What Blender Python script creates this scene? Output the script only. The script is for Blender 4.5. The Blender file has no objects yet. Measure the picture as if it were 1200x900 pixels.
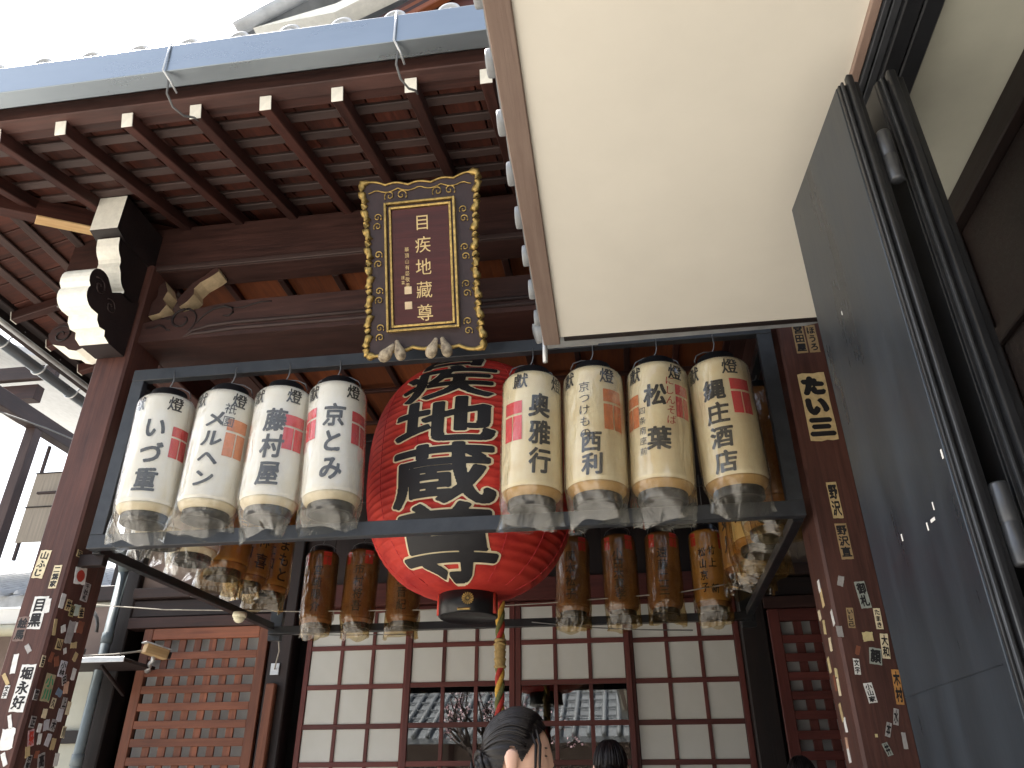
import bpy, bmesh, math, random
import numpy as np
from mathutils import Vector, Matrix
random.seed(7)
R = math.radians
S = bpy.context.scene
COL = S.collection

# ---------------------------------------------------------------- camera, sky, sun, exposure
cam = bpy.data.cameras.new('camera'); cam.lens = 27.0; cam.sensor_width = 36.0
cam.clip_start = 0.05; cam.clip_end = 2000
co = bpy.data.objects.new('camera', cam); COL.objects.link(co)
co.location = (0, 0, 1.5); co.rotation_euler = (R(90 + 29.1), 0, R(8.3))
S.camera = co
SUN_EL, SUN_AZ = 57, -66            # azimuth from +Y (behind the hall) towards -X (left)
W = bpy.data.worlds.new('World'); S.world = W; W.use_nodes = True
nt = W.node_tree; nt.nodes.clear()
sky = nt.nodes.new('ShaderNodeTexSky'); sky.sky_type = 'NISHITA'; sky.sun_disc = False
sky.sun_elevation = R(SUN_EL); sky.sun_rotation = R(SUN_AZ)
sky.air_density = 1.3; sky.dust_density = 4.0; sky.ozone_density = 1.0
hs = nt.nodes.new('ShaderNodeHueSaturation'); hs.inputs['Saturation'].default_value = 0.62
bg = nt.nodes.new('ShaderNodeBackground'); bg.inputs['Strength'].default_value = 0.12
wo = nt.nodes.new('ShaderNodeOutputWorld')
nt.links.new(sky.outputs[0], hs.inputs['Color']); nt.links.new(hs.outputs[0], bg.inputs['Color'])
nt.links.new(bg.outputs[0], wo.inputs['Surface'])
sl = bpy.data.lights.new('sun', 'SUN'); sl.energy = 5.0; sl.angle = R(0.6); sl.color = (1, .95, .87)
so = bpy.data.objects.new('sun', sl); COL.objects.link(so)
sd = Vector((math.sin(R(SUN_AZ)) * math.cos(R(SUN_EL)), math.cos(R(SUN_AZ)) * math.cos(R(SUN_EL)), math.sin(R(SUN_EL))))
so.rotation_euler = sd.to_track_quat('Z', 'Y').to_euler(); so.location = sd * 30
S.view_settings.view_transform = 'Standard'; S.view_settings.look = 'None'
S.view_settings.exposure = 1.9; S.view_settings.gamma = 1
S.cycles.max_bounces = 7; S.cycles.transparent_max_bounces = 10

# ---------------------------------------------------------------- materials
def N(nt, t, **kw):
    n = nt.nodes.new(t)
    for k, v in kw.items():
        if k in n.inputs: n.inputs[k].default_value = v
        else: setattr(n, k, v)
    return n
def base(name):
    m = bpy.data.materials.new(name); m.use_nodes = True
    nt = m.node_tree; return m, nt, nt.nodes['Principled BSDF'], nt.links
def c4(c): return (c[0], c[1], c[2], 1)
def plain(name, c, rough=.6, metal=0, var=.25, scale=9, bump=.15, spec=.4, rvar=.15, stretch=(1,1,1), c2=None):
    m, nt, b, L = base(name)
    b.inputs['Metallic'].default_value = metal; b.inputs['Specular IOR Level'].default_value = spec
    tc = N(nt, 'ShaderNodeTexCoord'); mp = N(nt, 'ShaderNodeMapping'); mp.inputs['Scale'].default_value = stretch
    n = N(nt, 'ShaderNodeTexNoise', Scale=scale, Detail=8, Roughness=.62)
    L.new(tc.outputs['Object'], mp.inputs['Vector']); L.new(mp.outputs[0], n.inputs['Vector'])
    r = N(nt, 'ShaderNodeValToRGB'); r.color_ramp.elements[0].position = .28; r.color_ramp.elements[1].position = .74
    d = c2 if c2 else tuple(x * (1 - var) for x in c)
    r.color_ramp.elements[0].color = c4(d); r.color_ramp.elements[1].color = c4(c if c2 else tuple(min(1, x * (1 + var * .5)) for x in c))
    L.new(n.outputs['Fac'], r.inputs[0])
    oi = N(nt, 'ShaderNodeObjectInfo'); mr = N(nt, 'ShaderNodeMapRange'); mr.inputs[3].default_value = 1 - var * .4; mr.inputs[4].default_value = 1 + var * .25
    L.new(oi.outputs['Random'], mr.inputs[0])
    h = N(nt, 'ShaderNodeHueSaturation'); L.new(mr.outputs[0], h.inputs['Value']); L.new(r.outputs[0], h.inputs['Color'])
    L.new(h.outputs[0], b.inputs['Base Color'])
    rr = N(nt, 'ShaderNodeMapRange'); rr.inputs[3].default_value = max(.03, rough - rvar); rr.inputs[4].default_value = min(1, rough + rvar)
    L.new(n.outputs['Fac'], rr.inputs[0]); L.new(rr.outputs[0], b.inputs['Roughness'])
    if bump:
        bp = N(nt, 'ShaderNodeBump', Strength=bump, Distance=.01); L.new(n.outputs['Fac'], bp.inputs['Height']); L.new(bp.outputs[0], b.inputs['Normal'])
    return m
def wood(name, c1, c2, rough=.55, grain=1.0, spec=.35):
    """grain runs along each piece's own X axis"""
    m, nt, b, L = base(name)
    tc = N(nt, 'ShaderNodeTexCoord'); oi = N(nt, 'ShaderNodeObjectInfo')
    mul = N(nt, 'ShaderNodeVectorMath', operation='SCALE'); mul.inputs[0].default_value = (31, 17, 53); L.new(oi.outputs['Random'], mul.inputs['Scale'])
    ad = N(nt, 'ShaderNodeVectorMath', operation='ADD'); L.new(tc.outputs['Object'], ad.inputs[0]); L.new(mul.outputs[0], ad.inputs[1])
    mp = N(nt, 'ShaderNodeMapping'); mp.inputs['Scale'].default_value = (1.1, 26, 26); L.new(ad.outputs[0], mp.inputs['Vector'])
    n1 = N(nt, 'ShaderNodeTexNoise', Scale=1.5, Detail=9, Roughness=.68, Distortion=.5); L.new(mp.outputs[0], n1.inputs['Vector'])
    mp2 = N(nt, 'ShaderNodeMapping'); mp2.inputs['Scale'].default_value = (1.0, 3.0, 3.0); L.new(ad.outputs[0], mp2.inputs['Vector'])
    n2 = N(nt, 'ShaderNodeTexNoise', Scale=1.8, Detail=5, Roughness=.6); L.new(mp2.outputs[0], n2.inputs['Vector'])
    mx = N(nt, 'ShaderNodeMath', operation='MULTIPLY_ADD'); mx.inputs[1].default_value = .55
    L.new(n1.outputs['Fac'], mx.inputs[0])
    m3 = N(nt, 'ShaderNodeMath', operation='MULTIPLY'); m3.inputs[1].default_value = .45; L.new(n2.outputs['Fac'], m3.inputs[0]); L.new(m3.outputs[0], mx.inputs[2])
    r = N(nt, 'ShaderNodeValToRGB'); r.color_ramp.elements[0].position = .34; r.color_ramp.elements[1].position = .64
    r.color_ramp.elements[0].color = c4(c1); r.color_ramp.elements[1].color = c4(c2); L.new(mx.outputs[0], r.inputs[0])
    mr = N(nt, 'ShaderNodeMapRange'); mr.inputs[3].default_value = .72; mr.inputs[4].default_value = 1.2; L.new(oi.outputs['Random'], mr.inputs[0])
    h = N(nt, 'ShaderNodeHueSaturation'); L.new(mr.outputs[0], h.inputs['Value']); L.new(r.outputs[0], h.inputs['Color']); L.new(h.outputs[0], b.inputs['Base Color'])
    b.inputs['Specular IOR Level'].default_value = spec
    rr = N(nt, 'ShaderNodeMapRange'); rr.inputs[3].default_value = rough - .12; rr.inputs[4].default_value = rough + .2; L.new(n1.outputs['Fac'], rr.inputs[0]); L.new(rr.outputs[0], b.inputs['Roughness'])
    bp = N(nt, 'ShaderNodeBump', Strength=.35 * grain, Distance=.006); L.new(n1.outputs['Fac'], bp.inputs['Height']); L.new(bp.outputs[0], b.inputs['Normal'])
    return m
def paper(name, c, c2, trans=.25, scale=5):
    m, nt, b, L = base(name)
    tc = N(nt, 'ShaderNodeTexCoord'); n = N(nt, 'ShaderNodeTexNoise', Scale=scale, Detail=7, Roughness=.65); L.new(tc.outputs['Object'], n.inputs['Vector'])
    r = N(nt, 'ShaderNodeValToRGB'); r.color_ramp.elements[0].position = .3; r.color_ramp.elements[1].position = .6
    r.color_ramp.elements[0].color = c4(c2); r.color_ramp.elements[1].color = c4(c); L.new(n.outputs['Fac'], r.inputs[0])
    L.new(r.outputs[0], b.inputs['Base Color']); b.inputs['Roughness'].default_value = .62; b.inputs['Specular IOR Level'].default_value = .3
    t = N(nt, 'ShaderNodeBsdfTranslucent'); L.new(r.outputs[0], t.inputs['Color'])
    mx = N(nt, 'ShaderNodeMixShader'); mx.inputs[0].default_value = trans
    out = nt.nodes['Material Output']; L.new(b.outputs[0], mx.inputs[1]); L.new(t.outputs[0], mx.inputs[2]); L.new(mx.outputs[0], out.inputs['Surface'])
    return m
def clear(name, haze=.06, hazecol=(.8,.8,.76), gloss=.1, rough=.12, tint=(1,1,1), ior=1.45, bump=0):
    m, nt, b, L = base(name); nt.nodes.remove(b); out = nt.nodes['Material Output']
    tr = N(nt, 'ShaderNodeBsdfTransparent'); tr.inputs[0].default_value = c4(tint)
    gl = N(nt, 'ShaderNodeBsdfGlossy'); gl.inputs['Roughness'].default_value = rough; gl.inputs['Color'].default_value = (1,1,1,1)
    df = N(nt, 'ShaderNodeBsdfDiffuse'); df.inputs[0].default_value = c4(hazecol)
    fr = N(nt, 'ShaderNodeFresnel'); fr.inputs['IOR'].default_value = ior
    ma = N(nt, 'ShaderNodeMath', operation='ADD', use_clamp=True); ma.inputs[1].default_value = gloss; L.new(fr.outputs[0], ma.inputs[0])
    if bump:
        lw = N(nt, 'ShaderNodeLayerWeight'); lw.inputs['Blend'].default_value = .5
        pw = N(nt, 'ShaderNodeMath', operation='POWER'); pw.inputs[1].default_value = 2.6; L.new(lw.outputs['Facing'], pw.inputs[0])
        fa = N(nt, 'ShaderNodeMath', operation='MULTIPLY_ADD', use_clamp=True); fa.inputs[1].default_value = .75; fa.inputs[2].default_value = .05; L.new(pw.outputs[0], fa.inputs[0]); ma = fa; fr = lw
    m1 = N(nt, 'ShaderNodeMixShader'); m1.inputs[0].default_value = haze; L.new(tr.outputs[0], m1.inputs[1]); L.new(df.outputs[0], m1.inputs[2])
    m2 = N(nt, 'ShaderNodeMixShader'); L.new(ma.outputs[0], m2.inputs[0]); L.new(m1.outputs[0], m2.inputs[1]); L.new(gl.outputs[0], m2.inputs[2])
    if bump:
        tc = N(nt, 'ShaderNodeTexCoord'); oi = N(nt, 'ShaderNodeObjectInfo'); ad = N(nt, 'ShaderNodeVectorMath', operation='ADD'); L.new(tc.outputs['Object'], ad.inputs[0]); L.new(oi.outputs['Location'], ad.inputs[1])
        mp = N(nt, 'ShaderNodeMapping'); mp.inputs['Scale'].default_value = (11, 11, 3.2); mp.inputs['Rotation'].default_value = (.25, .2, 0); L.new(ad.outputs[0], mp.inputs[0])
        n = N(nt, 'ShaderNodeTexNoise', Scale=1.6, Detail=3, Distortion=1.0); L.new(mp.outputs[0], n.inputs['Vector'])
        vo = N(nt, 'ShaderNodeTexVoronoi', Scale=1.5); L.new(n.outputs['Color'], vo.inputs['Vector']) if False else L.new(mp.outputs[0], vo.inputs['Vector'])
        sm_ = N(nt, 'ShaderNodeMath', operation='MULTIPLY_ADD'); sm_.inputs[1].default_value = .6; L.new(vo.outputs['Distance'], sm_.inputs[0]); L.new(n.outputs['Fac'], sm_.inputs[2])
        bp = N(nt, 'ShaderNodeBump', Strength=bump, Distance=.03); L.new(sm_.outputs[0], bp.inputs['Height'])
        L.new(bp.outputs[0], gl.inputs['Normal']); L.new(bp.outputs[0], fr.inputs['Normal'])
    L.new(m2.outputs[0], out.inputs['Surface']); return m

M = {}
M['wood'] = wood('aged brown timber', (.020,.0085,.0075), (.072,.031,.025))
M['post'] = wood('red brown post timber', (.038,.015,.012), (.115,.047,.036), .5)
M['rafter'] = wood('dark red rafter timber', (.012,.0045,.0042), (.068,.0225,.0165))
M['board'] = wood('orange red roof board', (.014,.005,.0045), (.09,.025,.015))
M['batten'] = wood('grey brown batten', (.022,.013,.012), (.062,.037,.033))
M['panel'] = wood('orange ceiling board', (.10,.024,.009), (.24,.07,.022))
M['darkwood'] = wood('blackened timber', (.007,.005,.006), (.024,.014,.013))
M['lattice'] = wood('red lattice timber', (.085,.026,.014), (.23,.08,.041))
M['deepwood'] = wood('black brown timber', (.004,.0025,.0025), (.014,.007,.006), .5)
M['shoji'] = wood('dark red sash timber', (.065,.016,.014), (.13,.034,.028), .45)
M['pale'] = wood('new pale timber', (.32,.19,.08), (.55,.38,.2))
M['cream_carve'] = plain('cream painted edge', (.62,.47,.29), .6, var=.35, scale=14)
M['white'] = plain('white end paint', (.82,.80,.72), .7, var=.14, scale=22, bump=.1)
M['black'] = plain('black lacquer', (.012,.012,.014), .35, var=.3)
M['ink'] = plain('black ink', (.014,.013,.015), .6, var=.4, scale=30, bump=0)
M['redink'] = plain('red ink', (.50,.05,.03), .6, var=.3, scale=30, bump=0)
M['gutter'] = plain('grey blue gutter paint', (.25,.285,.32), .30, metal=.85, var=.1, scale=4, bump=.05, spec=.6, stretch=(.3,1,1))
M['rack'] = plain('slate grey painted steel', (.030,.033,.039), .42, var=.4, scale=12, bump=.12)
M['paper_w'] = paper('white lantern paper', (.88,.86,.81), (.82,.77,.66), .2)
M['paper_c'] = paper('cream lantern paper', (.86,.77,.54), (.76,.61,.36), .2)
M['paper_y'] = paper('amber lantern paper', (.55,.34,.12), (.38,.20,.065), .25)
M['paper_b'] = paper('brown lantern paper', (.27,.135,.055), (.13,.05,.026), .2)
M['band_w'] = paper('beige lantern band', (.66,.58,.42), (.52,.42,.26), .2)
M['red_paper'] = paper('red lantern paper', (.56,.045,.030), (.30,.010,.012), .10, 4)
M['badge_r'] = plain('red badge print', (.58,.035,.045), .6, var=.2, scale=20, bump=0)
M['badge_o'] = plain('faded orange badge print', (.62,.20,.07), .6, var=.25, scale=20, bump=0)
M['shoji_paper'] = paper('white screen paper', (.60,.60,.57), (.56,.56,.52), .12, 2)
M['bag'] = clear('clear plastic bag', .052, (.9,.84,.68), .012, .10, (.99,.985,.965), 1.42, .42)
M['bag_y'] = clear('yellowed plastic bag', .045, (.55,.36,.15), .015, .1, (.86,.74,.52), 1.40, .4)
M['glass'] = clear('window glass', .0, (0,0,0), .06, .01, (.6,.64,.64), 1.48)
M['gold'] = plain('gold leaf', (.50,.34,.115), .38, metal=.75, var=.6, scale=40, bump=.25)
M['goldpaint'] = plain('gold lettering', (.55,.40,.19), .5, metal=.25, var=.2, scale=30, bump=0)
M['plaque'] = wood('plaque red lacquer', (.035,.008,.008), (.085,.018,.016), .32)
M['plaque_b'] = plain('plaque dark border', (.030,.016,.018), .45, var=.35, scale=18)
M['plaster'] = plain('cream plaster', (.69,.655,.585), .85, var=.05, scale=2.2, bump=.06, spec=.2)
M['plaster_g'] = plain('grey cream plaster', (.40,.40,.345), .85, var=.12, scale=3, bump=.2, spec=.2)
M['trim'] = wood('brown trim board', (.20,.135,.11), (.30,.22,.18), .6)
M['door'] = plain('dark blue grey door steel', (.038,.048,.062), .32, metal=.5, var=.5, scale=2.6, bump=.10, stretch=(1.2,3.0,.5), spec=.5, rvar=.2)
M['doorblack'] = plain('black door edge steel', (.016,.017,.02), .34, var=.3, scale=7, bump=.1)
M['hinge'] = plain('steel hinge', (.07,.075,.085), .35, metal=.5, var=.25)
M['tile'] = plain('grey roof tile', (.26,.27,.28), .5, var=.3, scale=10, bump=.2)
M['tile_l'] = plain('light grey roof tile', (.42,.43,.44), .5, var=.25, scale=10, bump=.2)
M['stone'] = plain('granite paving', (.42,.40,.36), .8, var=.25, scale=24, bump=.3)
M['wallw'] = plain('white plaster wall', (.80,.78,.73), .85, var=.08, scale=3, bump=.1)
M['wallg'] = plain('grey backing paper', (.48,.49,.50), .85, var=.15, scale=3, bump=0)
M['wallb'] = plain('dim brown wall', (.20,.15,.13), .85, var=.2, scale=3, bump=.1)
M['pvc'] = plain('grey pvc pipe', (.13,.16,.175), .4, var=.2, bump=.03)
M['wire'] = plain('dull wire', (.22,.22,.22), .4, metal=.6, var=.2, bump=0)
M['cord'] = plain('pale cord', (.40,.37,.32), .8, var=.3, bump=0)
M['cable'] = plain('grey cable', (.12,.12,.12), .6, var=.3, bump=0)
M['ivory'] = plain('ivory plastic', (.66,.62,.46), .4, var=.08, bump=0)
M['greymetal'] = plain('pale grey metal', (.5,.51,.52), .35, metal=.5, var=.15, bump=.03)
M['blind'] = plain('reed blind', (.36,.31,.25), .8, var=.45, scale=3, stretch=(40,40,.6), bump=.3)
M['hemp'] = plain('hemp binding', (.45,.32,.13), .85, var=.4, scale=40, bump=.5)
M['rope_r'] = plain('red rope strand', (.42,.04,.03), .8, var=.4, scale=60, bump=.5)
M['rope_y'] = plain('ochre rope strand', (.55,.33,.06), .8, var=.4, scale=60, bump=.5)
M['rope_g'] = plain('olive rope strand', (.14,.15,.05), .8, var=.4, scale=60, bump=.5)
M['skin'] = plain('skin', (.68,.43,.33), .5, var=.08, scale=8, bump=.05)
M['lip'] = plain('lip', (.45,.14,.13), .45, var=.1, bump=0)
M['hair'] = plain('dark hair', (.010,.007,.0075), .38, var=.5, scale=30, bump=.2, stretch=(1,6,6), spec=.32)
M['cloth'] = plain('dark cloth', (.05,.05,.06), .85, var=.3, scale=30, bump=.3)
M['cloth2'] = plain('charcoal cloth', (.09,.08,.08), .85, var=.3, scale=30, bump=.3)
M['leaf'] = plain('green leaf', (.07,.11,.035), .6, var=.4, bump=0)
M['blossom'] = plain('pink blossom', (.75,.52,.55), .7, var=.2, bump=0)
M['bark'] = plain('bark', (.07,.05,.04), .9, var=.4, scale=15, bump=.6)
M['teal'] = plain('teal cloth', (.06,.30,.32), .7, var=.2)
M['mottle'] = plain('mottled carved wood', (.52,.43,.30), .6, var=.5, scale=34, bump=.5, c2=(.05,.03,.02))
M['tatami'] = plain('matting', (.20,.17,.10), .85, var=.2, scale=12)
STK = dict(cream=(.72,.62,.42), white=(.80,.79,.76), grey=(.38,.36,.35), tan=(.58,.44,.23), dtan=(.36,.25,.13), rust=(.26,.09,.05), olive=(.32,.28,.12), mint=(.50,.58,.50),
           lav=(.55,.54,.58), green=(.42,.36,.22), blue=(.16,.22,.30), peach=(.62,.38,.26), pink=(.50,.30,.31), greyg=(.34,.37,.33), straw=(.60,.50,.26), orange=(.55,.27,.08), ghost=(.22,.15,.13))
for k, c in STK.items(): M['st_' + k] = plain(k + ' sticker paper', c, .75, var=.3, scale=26, bump=.1)
M['ink_green'] = plain('green ink', (.03,.30,.14), .6, var=.2, bump=0)

# ---------------------------------------------------------------- helpers
WM = {}                              # world matrix of everything built so far
def tag(o, label=None, cat=None, group=None, kind=None):
    if label: o['label'] = label
    if cat: o['category'] = cat
    if group: o['group'] = group
    if kind: o['kind'] = kind
    return o
def thing(name, label, cat, loc=(0,0,0), rot=(0,0,0), group=None):
    """an Empty at the thing's base (or hanging point) that parents its parts"""
    o = bpy.data.objects.new(name, None); COL.objects.link(o); o.empty_display_size = .1
    o.location = loc; o.rotation_euler = rot; WM[o] = Matrix.LocRotScale(o.location, o.rotation_euler, None)
    return tag(o, label, cat, group, 'thing')
def link(name, me, parent=None, mt=None, local=False):
    o = bpy.data.objects.new(name, me); COL.objects.link(o); mt = mt or Matrix()
    if parent is not None:
        o.parent = parent
        if local: o.matrix_basis = mt; WM[o] = WM[parent] @ mt; return o
        o.matrix_parent_inverse = WM[parent].inverted()
    o.matrix_basis = mt; WM[o] = mt.copy(); return o
class MB:
    """collects the faces of one piece"""
    def __init__(s): s.v = []; s.f = []; s.m = []; s.sm = []
    def add(s, v, f, mi=0, smooth=False):
        n = len(s.v); s.v += [tuple(p) for p in v]; s.f += [[i + n for i in q] for q in f]; s.m += [mi] * len(f); s.sm += [smooth] * len(f); return s
    def box(s, x0, x1, y0, y1, z0, z1, mi=0):
        v = [(x,y,z) for x in (x0,x1) for y in (y0,y1) for z in (z0,z1)]
        return s.add(v, [[0,1,3,2],[4,6,7,5],[0,4,5,1],[2,3,7,6],[0,2,6,4],[1,5,7,3]], mi)
    def prism(s, prof, axis, a, b, mi=0, side=None, smooth_side=False):
        """closed profile (two coords), extruded along axis from a to b"""
        def P(u, w, t): return {'X': (t,u,w), 'Y': (u,t,w), 'Z': (u,w,t)}[axis]
        n = len(prof); v = [P(u,w,a) for u,w in prof] + [P(u,w,b) for u,w in prof]
        s.add(v, [list(range(n))[::-1], list(range(n, 2*n))], mi)
        s.add(v, [[i, (i+1) % n, n + (i+1) % n, n + i] for i in range(n)], mi if side is None else side, smooth_side); return s
    def tube(s, pts, r, seg=8, mi=0, cap=True):
        pts = [Vector(p) for p in pts]; rs = r if isinstance(r, (list, tuple)) else [r] * len(pts); v = []; f = []
        up = Vector((0,0,1)) if abs((pts[-1]-pts[0]).normalized().z) < .9 else Vector((1,0,0))
        for i, p in enumerate(pts):
            d = (pts[min(i+1, len(pts)-1)] - pts[max(i-1, 0)]).normalized(); a = d.cross(up)
            if a.length < 1e-5: a = d.cross(Vector((.3,.9,.1)))
            a.normalize(); b = d.cross(a); up = b if False else up
            for k in range(seg): t = 2*math.pi*k/seg; v.append(p + (a*math.cos(t) + b*math.sin(t))*rs[i])
        for i in range(len(pts)-1):
            for k in range(seg): f.append([i*seg+k, i*seg+(k+1)%seg, (i+1)*seg+(k+1)%seg, (i+1)*seg+k])
        if cap: f += [list(range(seg))[::-1], [ (len(pts)-1)*seg+k for k in range(seg)]]
        return s.add(v, f, mi, True)
    def lathe(s, prof, seg=32, c=(0,0,0), mi=0, axis='Z', smooth=True, fn=None):
        v = []; f = []
        for r, z in prof:
            for k in range(seg):
                t = 2*math.pi*k/seg; x, y = r*math.cos(t), r*math.sin(t)
                p = {'Z': (x,y,z), 'Y': (x,z,y), 'X': (z,x,y)}[axis]; v.append((p[0]+c[0], p[1]+c[1], p[2]+c[2]))
        for i in range(len(prof)-1):
            for k in range(seg): f.append([i*seg+k, i*seg+(k+1)%seg, (i+1)*seg+(k+1)%seg, (i+1)*seg+k])
        return s.add(v, f, mi, smooth)
    def mesh(s, name, mats, off=None):
        me = bpy.data.meshes.new(name); v = s.v
        if off is not None: v = [(p[0]-off[0], p[1]-off[1], p[2]-off[2]) for p in v]
        me.from_pydata(v, [], s.f); me.polygons.foreach_set('material_index', s.m); me.polygons.foreach_set('use_smooth', s.sm)
        for m in (mats if isinstance(mats, (list, tuple)) else [mats]): me.materials.append(M[m] if isinstance(m, str) else m)
        bm = bmesh.new(); bm.from_mesh(me); bmesh.ops.recalc_face_normals(bm, faces=bm.faces); bm.to_mesh(me); bm.free()
        return me
    def build(s, name, mats, parent=None, local=False, bevel=0):
        """local: coordinates are the parent's own; otherwise they are world metres"""
        if local: o = link(name, s.mesh(name, mats), parent, None, True)
        else:
            c = [(min(p[i] for p in s.v) + max(p[i] for p in s.v))/2 for i in range(3)]; c[2] = min(p[2] for p in s.v)
            o = link(name, s.mesh(name, mats, c), parent, Matrix.Translation(c))
        if bevel:
            b = o.modifiers.new('bevel', 'BEVEL'); b.width = bevel; b.segments = 2; b.limit_method = 'ANGLE'; b.angle_limit = R(35)
        return o
BC = {}
def boxmesh(L, w, h, mat, bev):
    key = (round(L,4), round(w,4), round(h,4), mat, bev)
    if key not in BC:
        bm = bmesh.new(); bmesh.ops.create_cube(bm, size=1)
        for v in bm.verts: v.co = Vector((v.co.x*L, v.co.y*w, v.co.z*h))
        if bev: bmesh.ops.bevel(bm, geom=bm.edges[:], offset=min(bev, .3*min(L,w,h)), segments=1, affect='EDGES', profile=.5)
        me = bpy.data.meshes.new('piece'); bm.to_mesh(me); bm.free(); me.materials.append(M[mat]); BC[key] = me
    return BC[key]
def beam(name, p0, p1, w, h, mat, parent=None, up=(0,0,1), bev=.005):
    """straight timber from p0 to p1 (centre line), w across, h along up; own X axis is its length"""
    p0 = Vector(p0); p1 = Vector(p1); d = p1 - p0; ex = d.normalized(); ey = Vector(up).cross(ex).normalized(); ez = ex.cross(ey)
    mt = Matrix((ex, ey, ez)).transposed().to_4x4(); mt.translation = (p0 + p1)/2
    return link(name, boxmesh(d.length, w, h, mat, bev), parent, mt)
def bx(name, x0, x1, y0, y1, z0, z1, mat, parent=None, bev=.005):
    """axis aligned timber; its grain follows its longest side"""
    dx, dy, dz = x1-x0, y1-y0, z1-z0; cx, cy, cz = (x0+x1)/2, (y0+y1)/2, (z0+z1)/2
    if dx >= dy and dx >= dz: return beam(name, (x0,cy,cz), (x1,cy,cz), dy, dz, mat, parent, (0,0,1), bev)
    if dy >= dz: return beam(name, (cx,y0,cz), (cx,y1,cz), dx, dz, mat, parent, (0,0,1), bev)
    return beam(name, (cx,cy,z0), (cx,cy,z1), dx, dy, mat, parent, (0,1,0), bev)
def copy_tree(o, parent=None):
    c = o.copy(); COL.objects.link(c); c.parent = parent
    for ch in o.children: copy_tree(ch, c)
    return c
# lettering: a character's strokes are thickened and rounded like brush strokes, then traced into fine flat faces that can bend
CC = {}
def coverage(ch, res):
    """coverage grid of one character over the square [-.6,.6]"""
    cu = bpy.data.curves.new('t', 'FONT'); cu.body = ch; cu.size = 1; cu.resolution_u = 4
    o = bpy.data.objects.new('t', cu); COL.objects.link(o)
    me = bpy.data.meshes.new_from_object(o.evaluated_get(bpy.context.evaluated_depsgraph_get()))
    bpy.data.objects.remove(o); bpy.data.curves.remove(cu)
    V = np.array([v.co[:2] for v in me.vertices]) if len(me.vertices) else np.zeros((0, 2))
    me.calc_loop_triangles(); T = [tuple(t.vertices) for t in me.loop_triangles]; bpy.data.meshes.remove(me)
    g = np.zeros((res, res))
    if len(V):
        V = V - np.array([(V[:,0].min() + V[:,0].max())/2, .37])
        for t in T:
            p = (V[list(t)] + .6)/1.2*(res-1); lo = np.maximum(np.floor(p.min(0)).astype(int), 0); hi = np.minimum(np.ceil(p.max(0)).astype(int)+1, res)
            if (hi <= lo).any(): continue
            X, Y = np.meshgrid(np.arange(lo[0], hi[0]), np.arange(lo[1], hi[1]))
            d = (p[1,1]-p[2,1])*(p[0,0]-p[2,0]) + (p[2,0]-p[1,0])*(p[0,1]-p[2,1])
            if abs(d) < 1e-9: continue
            l0 = ((p[1,1]-p[2,1])*(X-p[2,0]) + (p[2,0]-p[1,0])*(Y-p[2,1]))/d; l1 = ((p[2,1]-p[0,1])*(X-p[2,0]) + (p[0,0]-p[2,0])*(Y-p[2,1]))/d
            ins = (l0 >= -.02) & (l1 >= -.02) & (l0 + l1 <= 1.02); sub = g[lo[1]:hi[1], lo[0]:hi[0]]; sub[ins] = 1
    return g
def glyph(ch, bold=.02, res=64):
    k = (ch, bold, res)
    if k in CC: return CC[k]
    if (ch, res) not in CC: CC[(ch, res)] = coverage(ch, res)
    g = CC[(ch, res)]; r = bold*(res-1)/1.2; n = int(math.ceil(r)); acc = g.copy()
    for dy in range(-n, n+1):
        for dx in range(-n, n+1):
            if dx*dx + dy*dy <= r*r + .3: acc = np.maximum(acc, np.roll(np.roll(g, dy, 0), dx, 1))
    for _ in range(1): acc = (acc*2 + np.roll(acc,1,0) + np.roll(acc,-1,0) + np.roll(acc,1,1) + np.roll(acc,-1,1))/6
    acc[0,:] = acc[-1,:] = 0; acc[:,0] = acc[:,-1] = 0
    ins = acc > .5; V = []; F = []; idx = {}
    def vid(key, x, y):
        if key not in idx: idx[key] = len(V); V.append((x/(res-1)*1.2 - .6, y/(res-1)*1.2 - .6))
        return idx[key]
    for y in range(res-1):
        x = 0
        while x < res-1:
            c = ((x,y), (x+1,y), (x+1,y+1), (x,y+1)); st = [ins[q[1], q[0]] for q in c]
            if not any(st): x += 1; continue
            if all(st):
                x2 = x + 1
                while x2 < res-1 and x2 - x < 3 and ins[y, x2+1] and ins[y+1, x2+1]: x2 += 1
                F.append([vid((x,y),x,y), vid((x2,y),x2,y), vid((x2,y+1),x2,y+1), vid((x,y+1),x,y+1)]); x = x2; continue
            poly = []
            for i in range(4):
                a, b = c[i], c[(i+1) % 4]; sa, sb = st[i], st[(i+1) % 4]
                if sa: poly.append(vid(a, *a))
                if sa != sb:
                    va, vb = acc[a[1], a[0]], acc[b[1], b[0]]; t = (.5 - va)/(vb - va); poly.append(vid((min(a,b), max(a,b)), a[0] + (b[0]-a[0])*t, a[1] + (b[1]-a[1])*t))
            if len(poly) > 2: F.append(poly)
            x += 1
    CC[k] = (V, F); return CC[k]
def letters(mb, s, place, w, h, pitch, bold=.02, res=64, mi=0, y0=0, x0=0, lean=0):
    """a vertical column of characters; place(x, y) -> 3D point"""
    for i, ch in enumerate(s):
        if ch == ' ': continue
        v, f = glyph(ch, bold, res); cy = y0 - pitch*(i+.5)
        mb.add([place(x0 + p[0]*w + p[1]*lean*w, cy + p[1]*h) for p in v], f, mi)
    return mb

# ---------------------------------------------------------------- ground
def struct(name, mb, mat): return tag(mb.build(name, mat), kind='structure')
g = MB().box(-300, 300, -300, 300, -.3, 0); struct('ground', g, 'stone')

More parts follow.
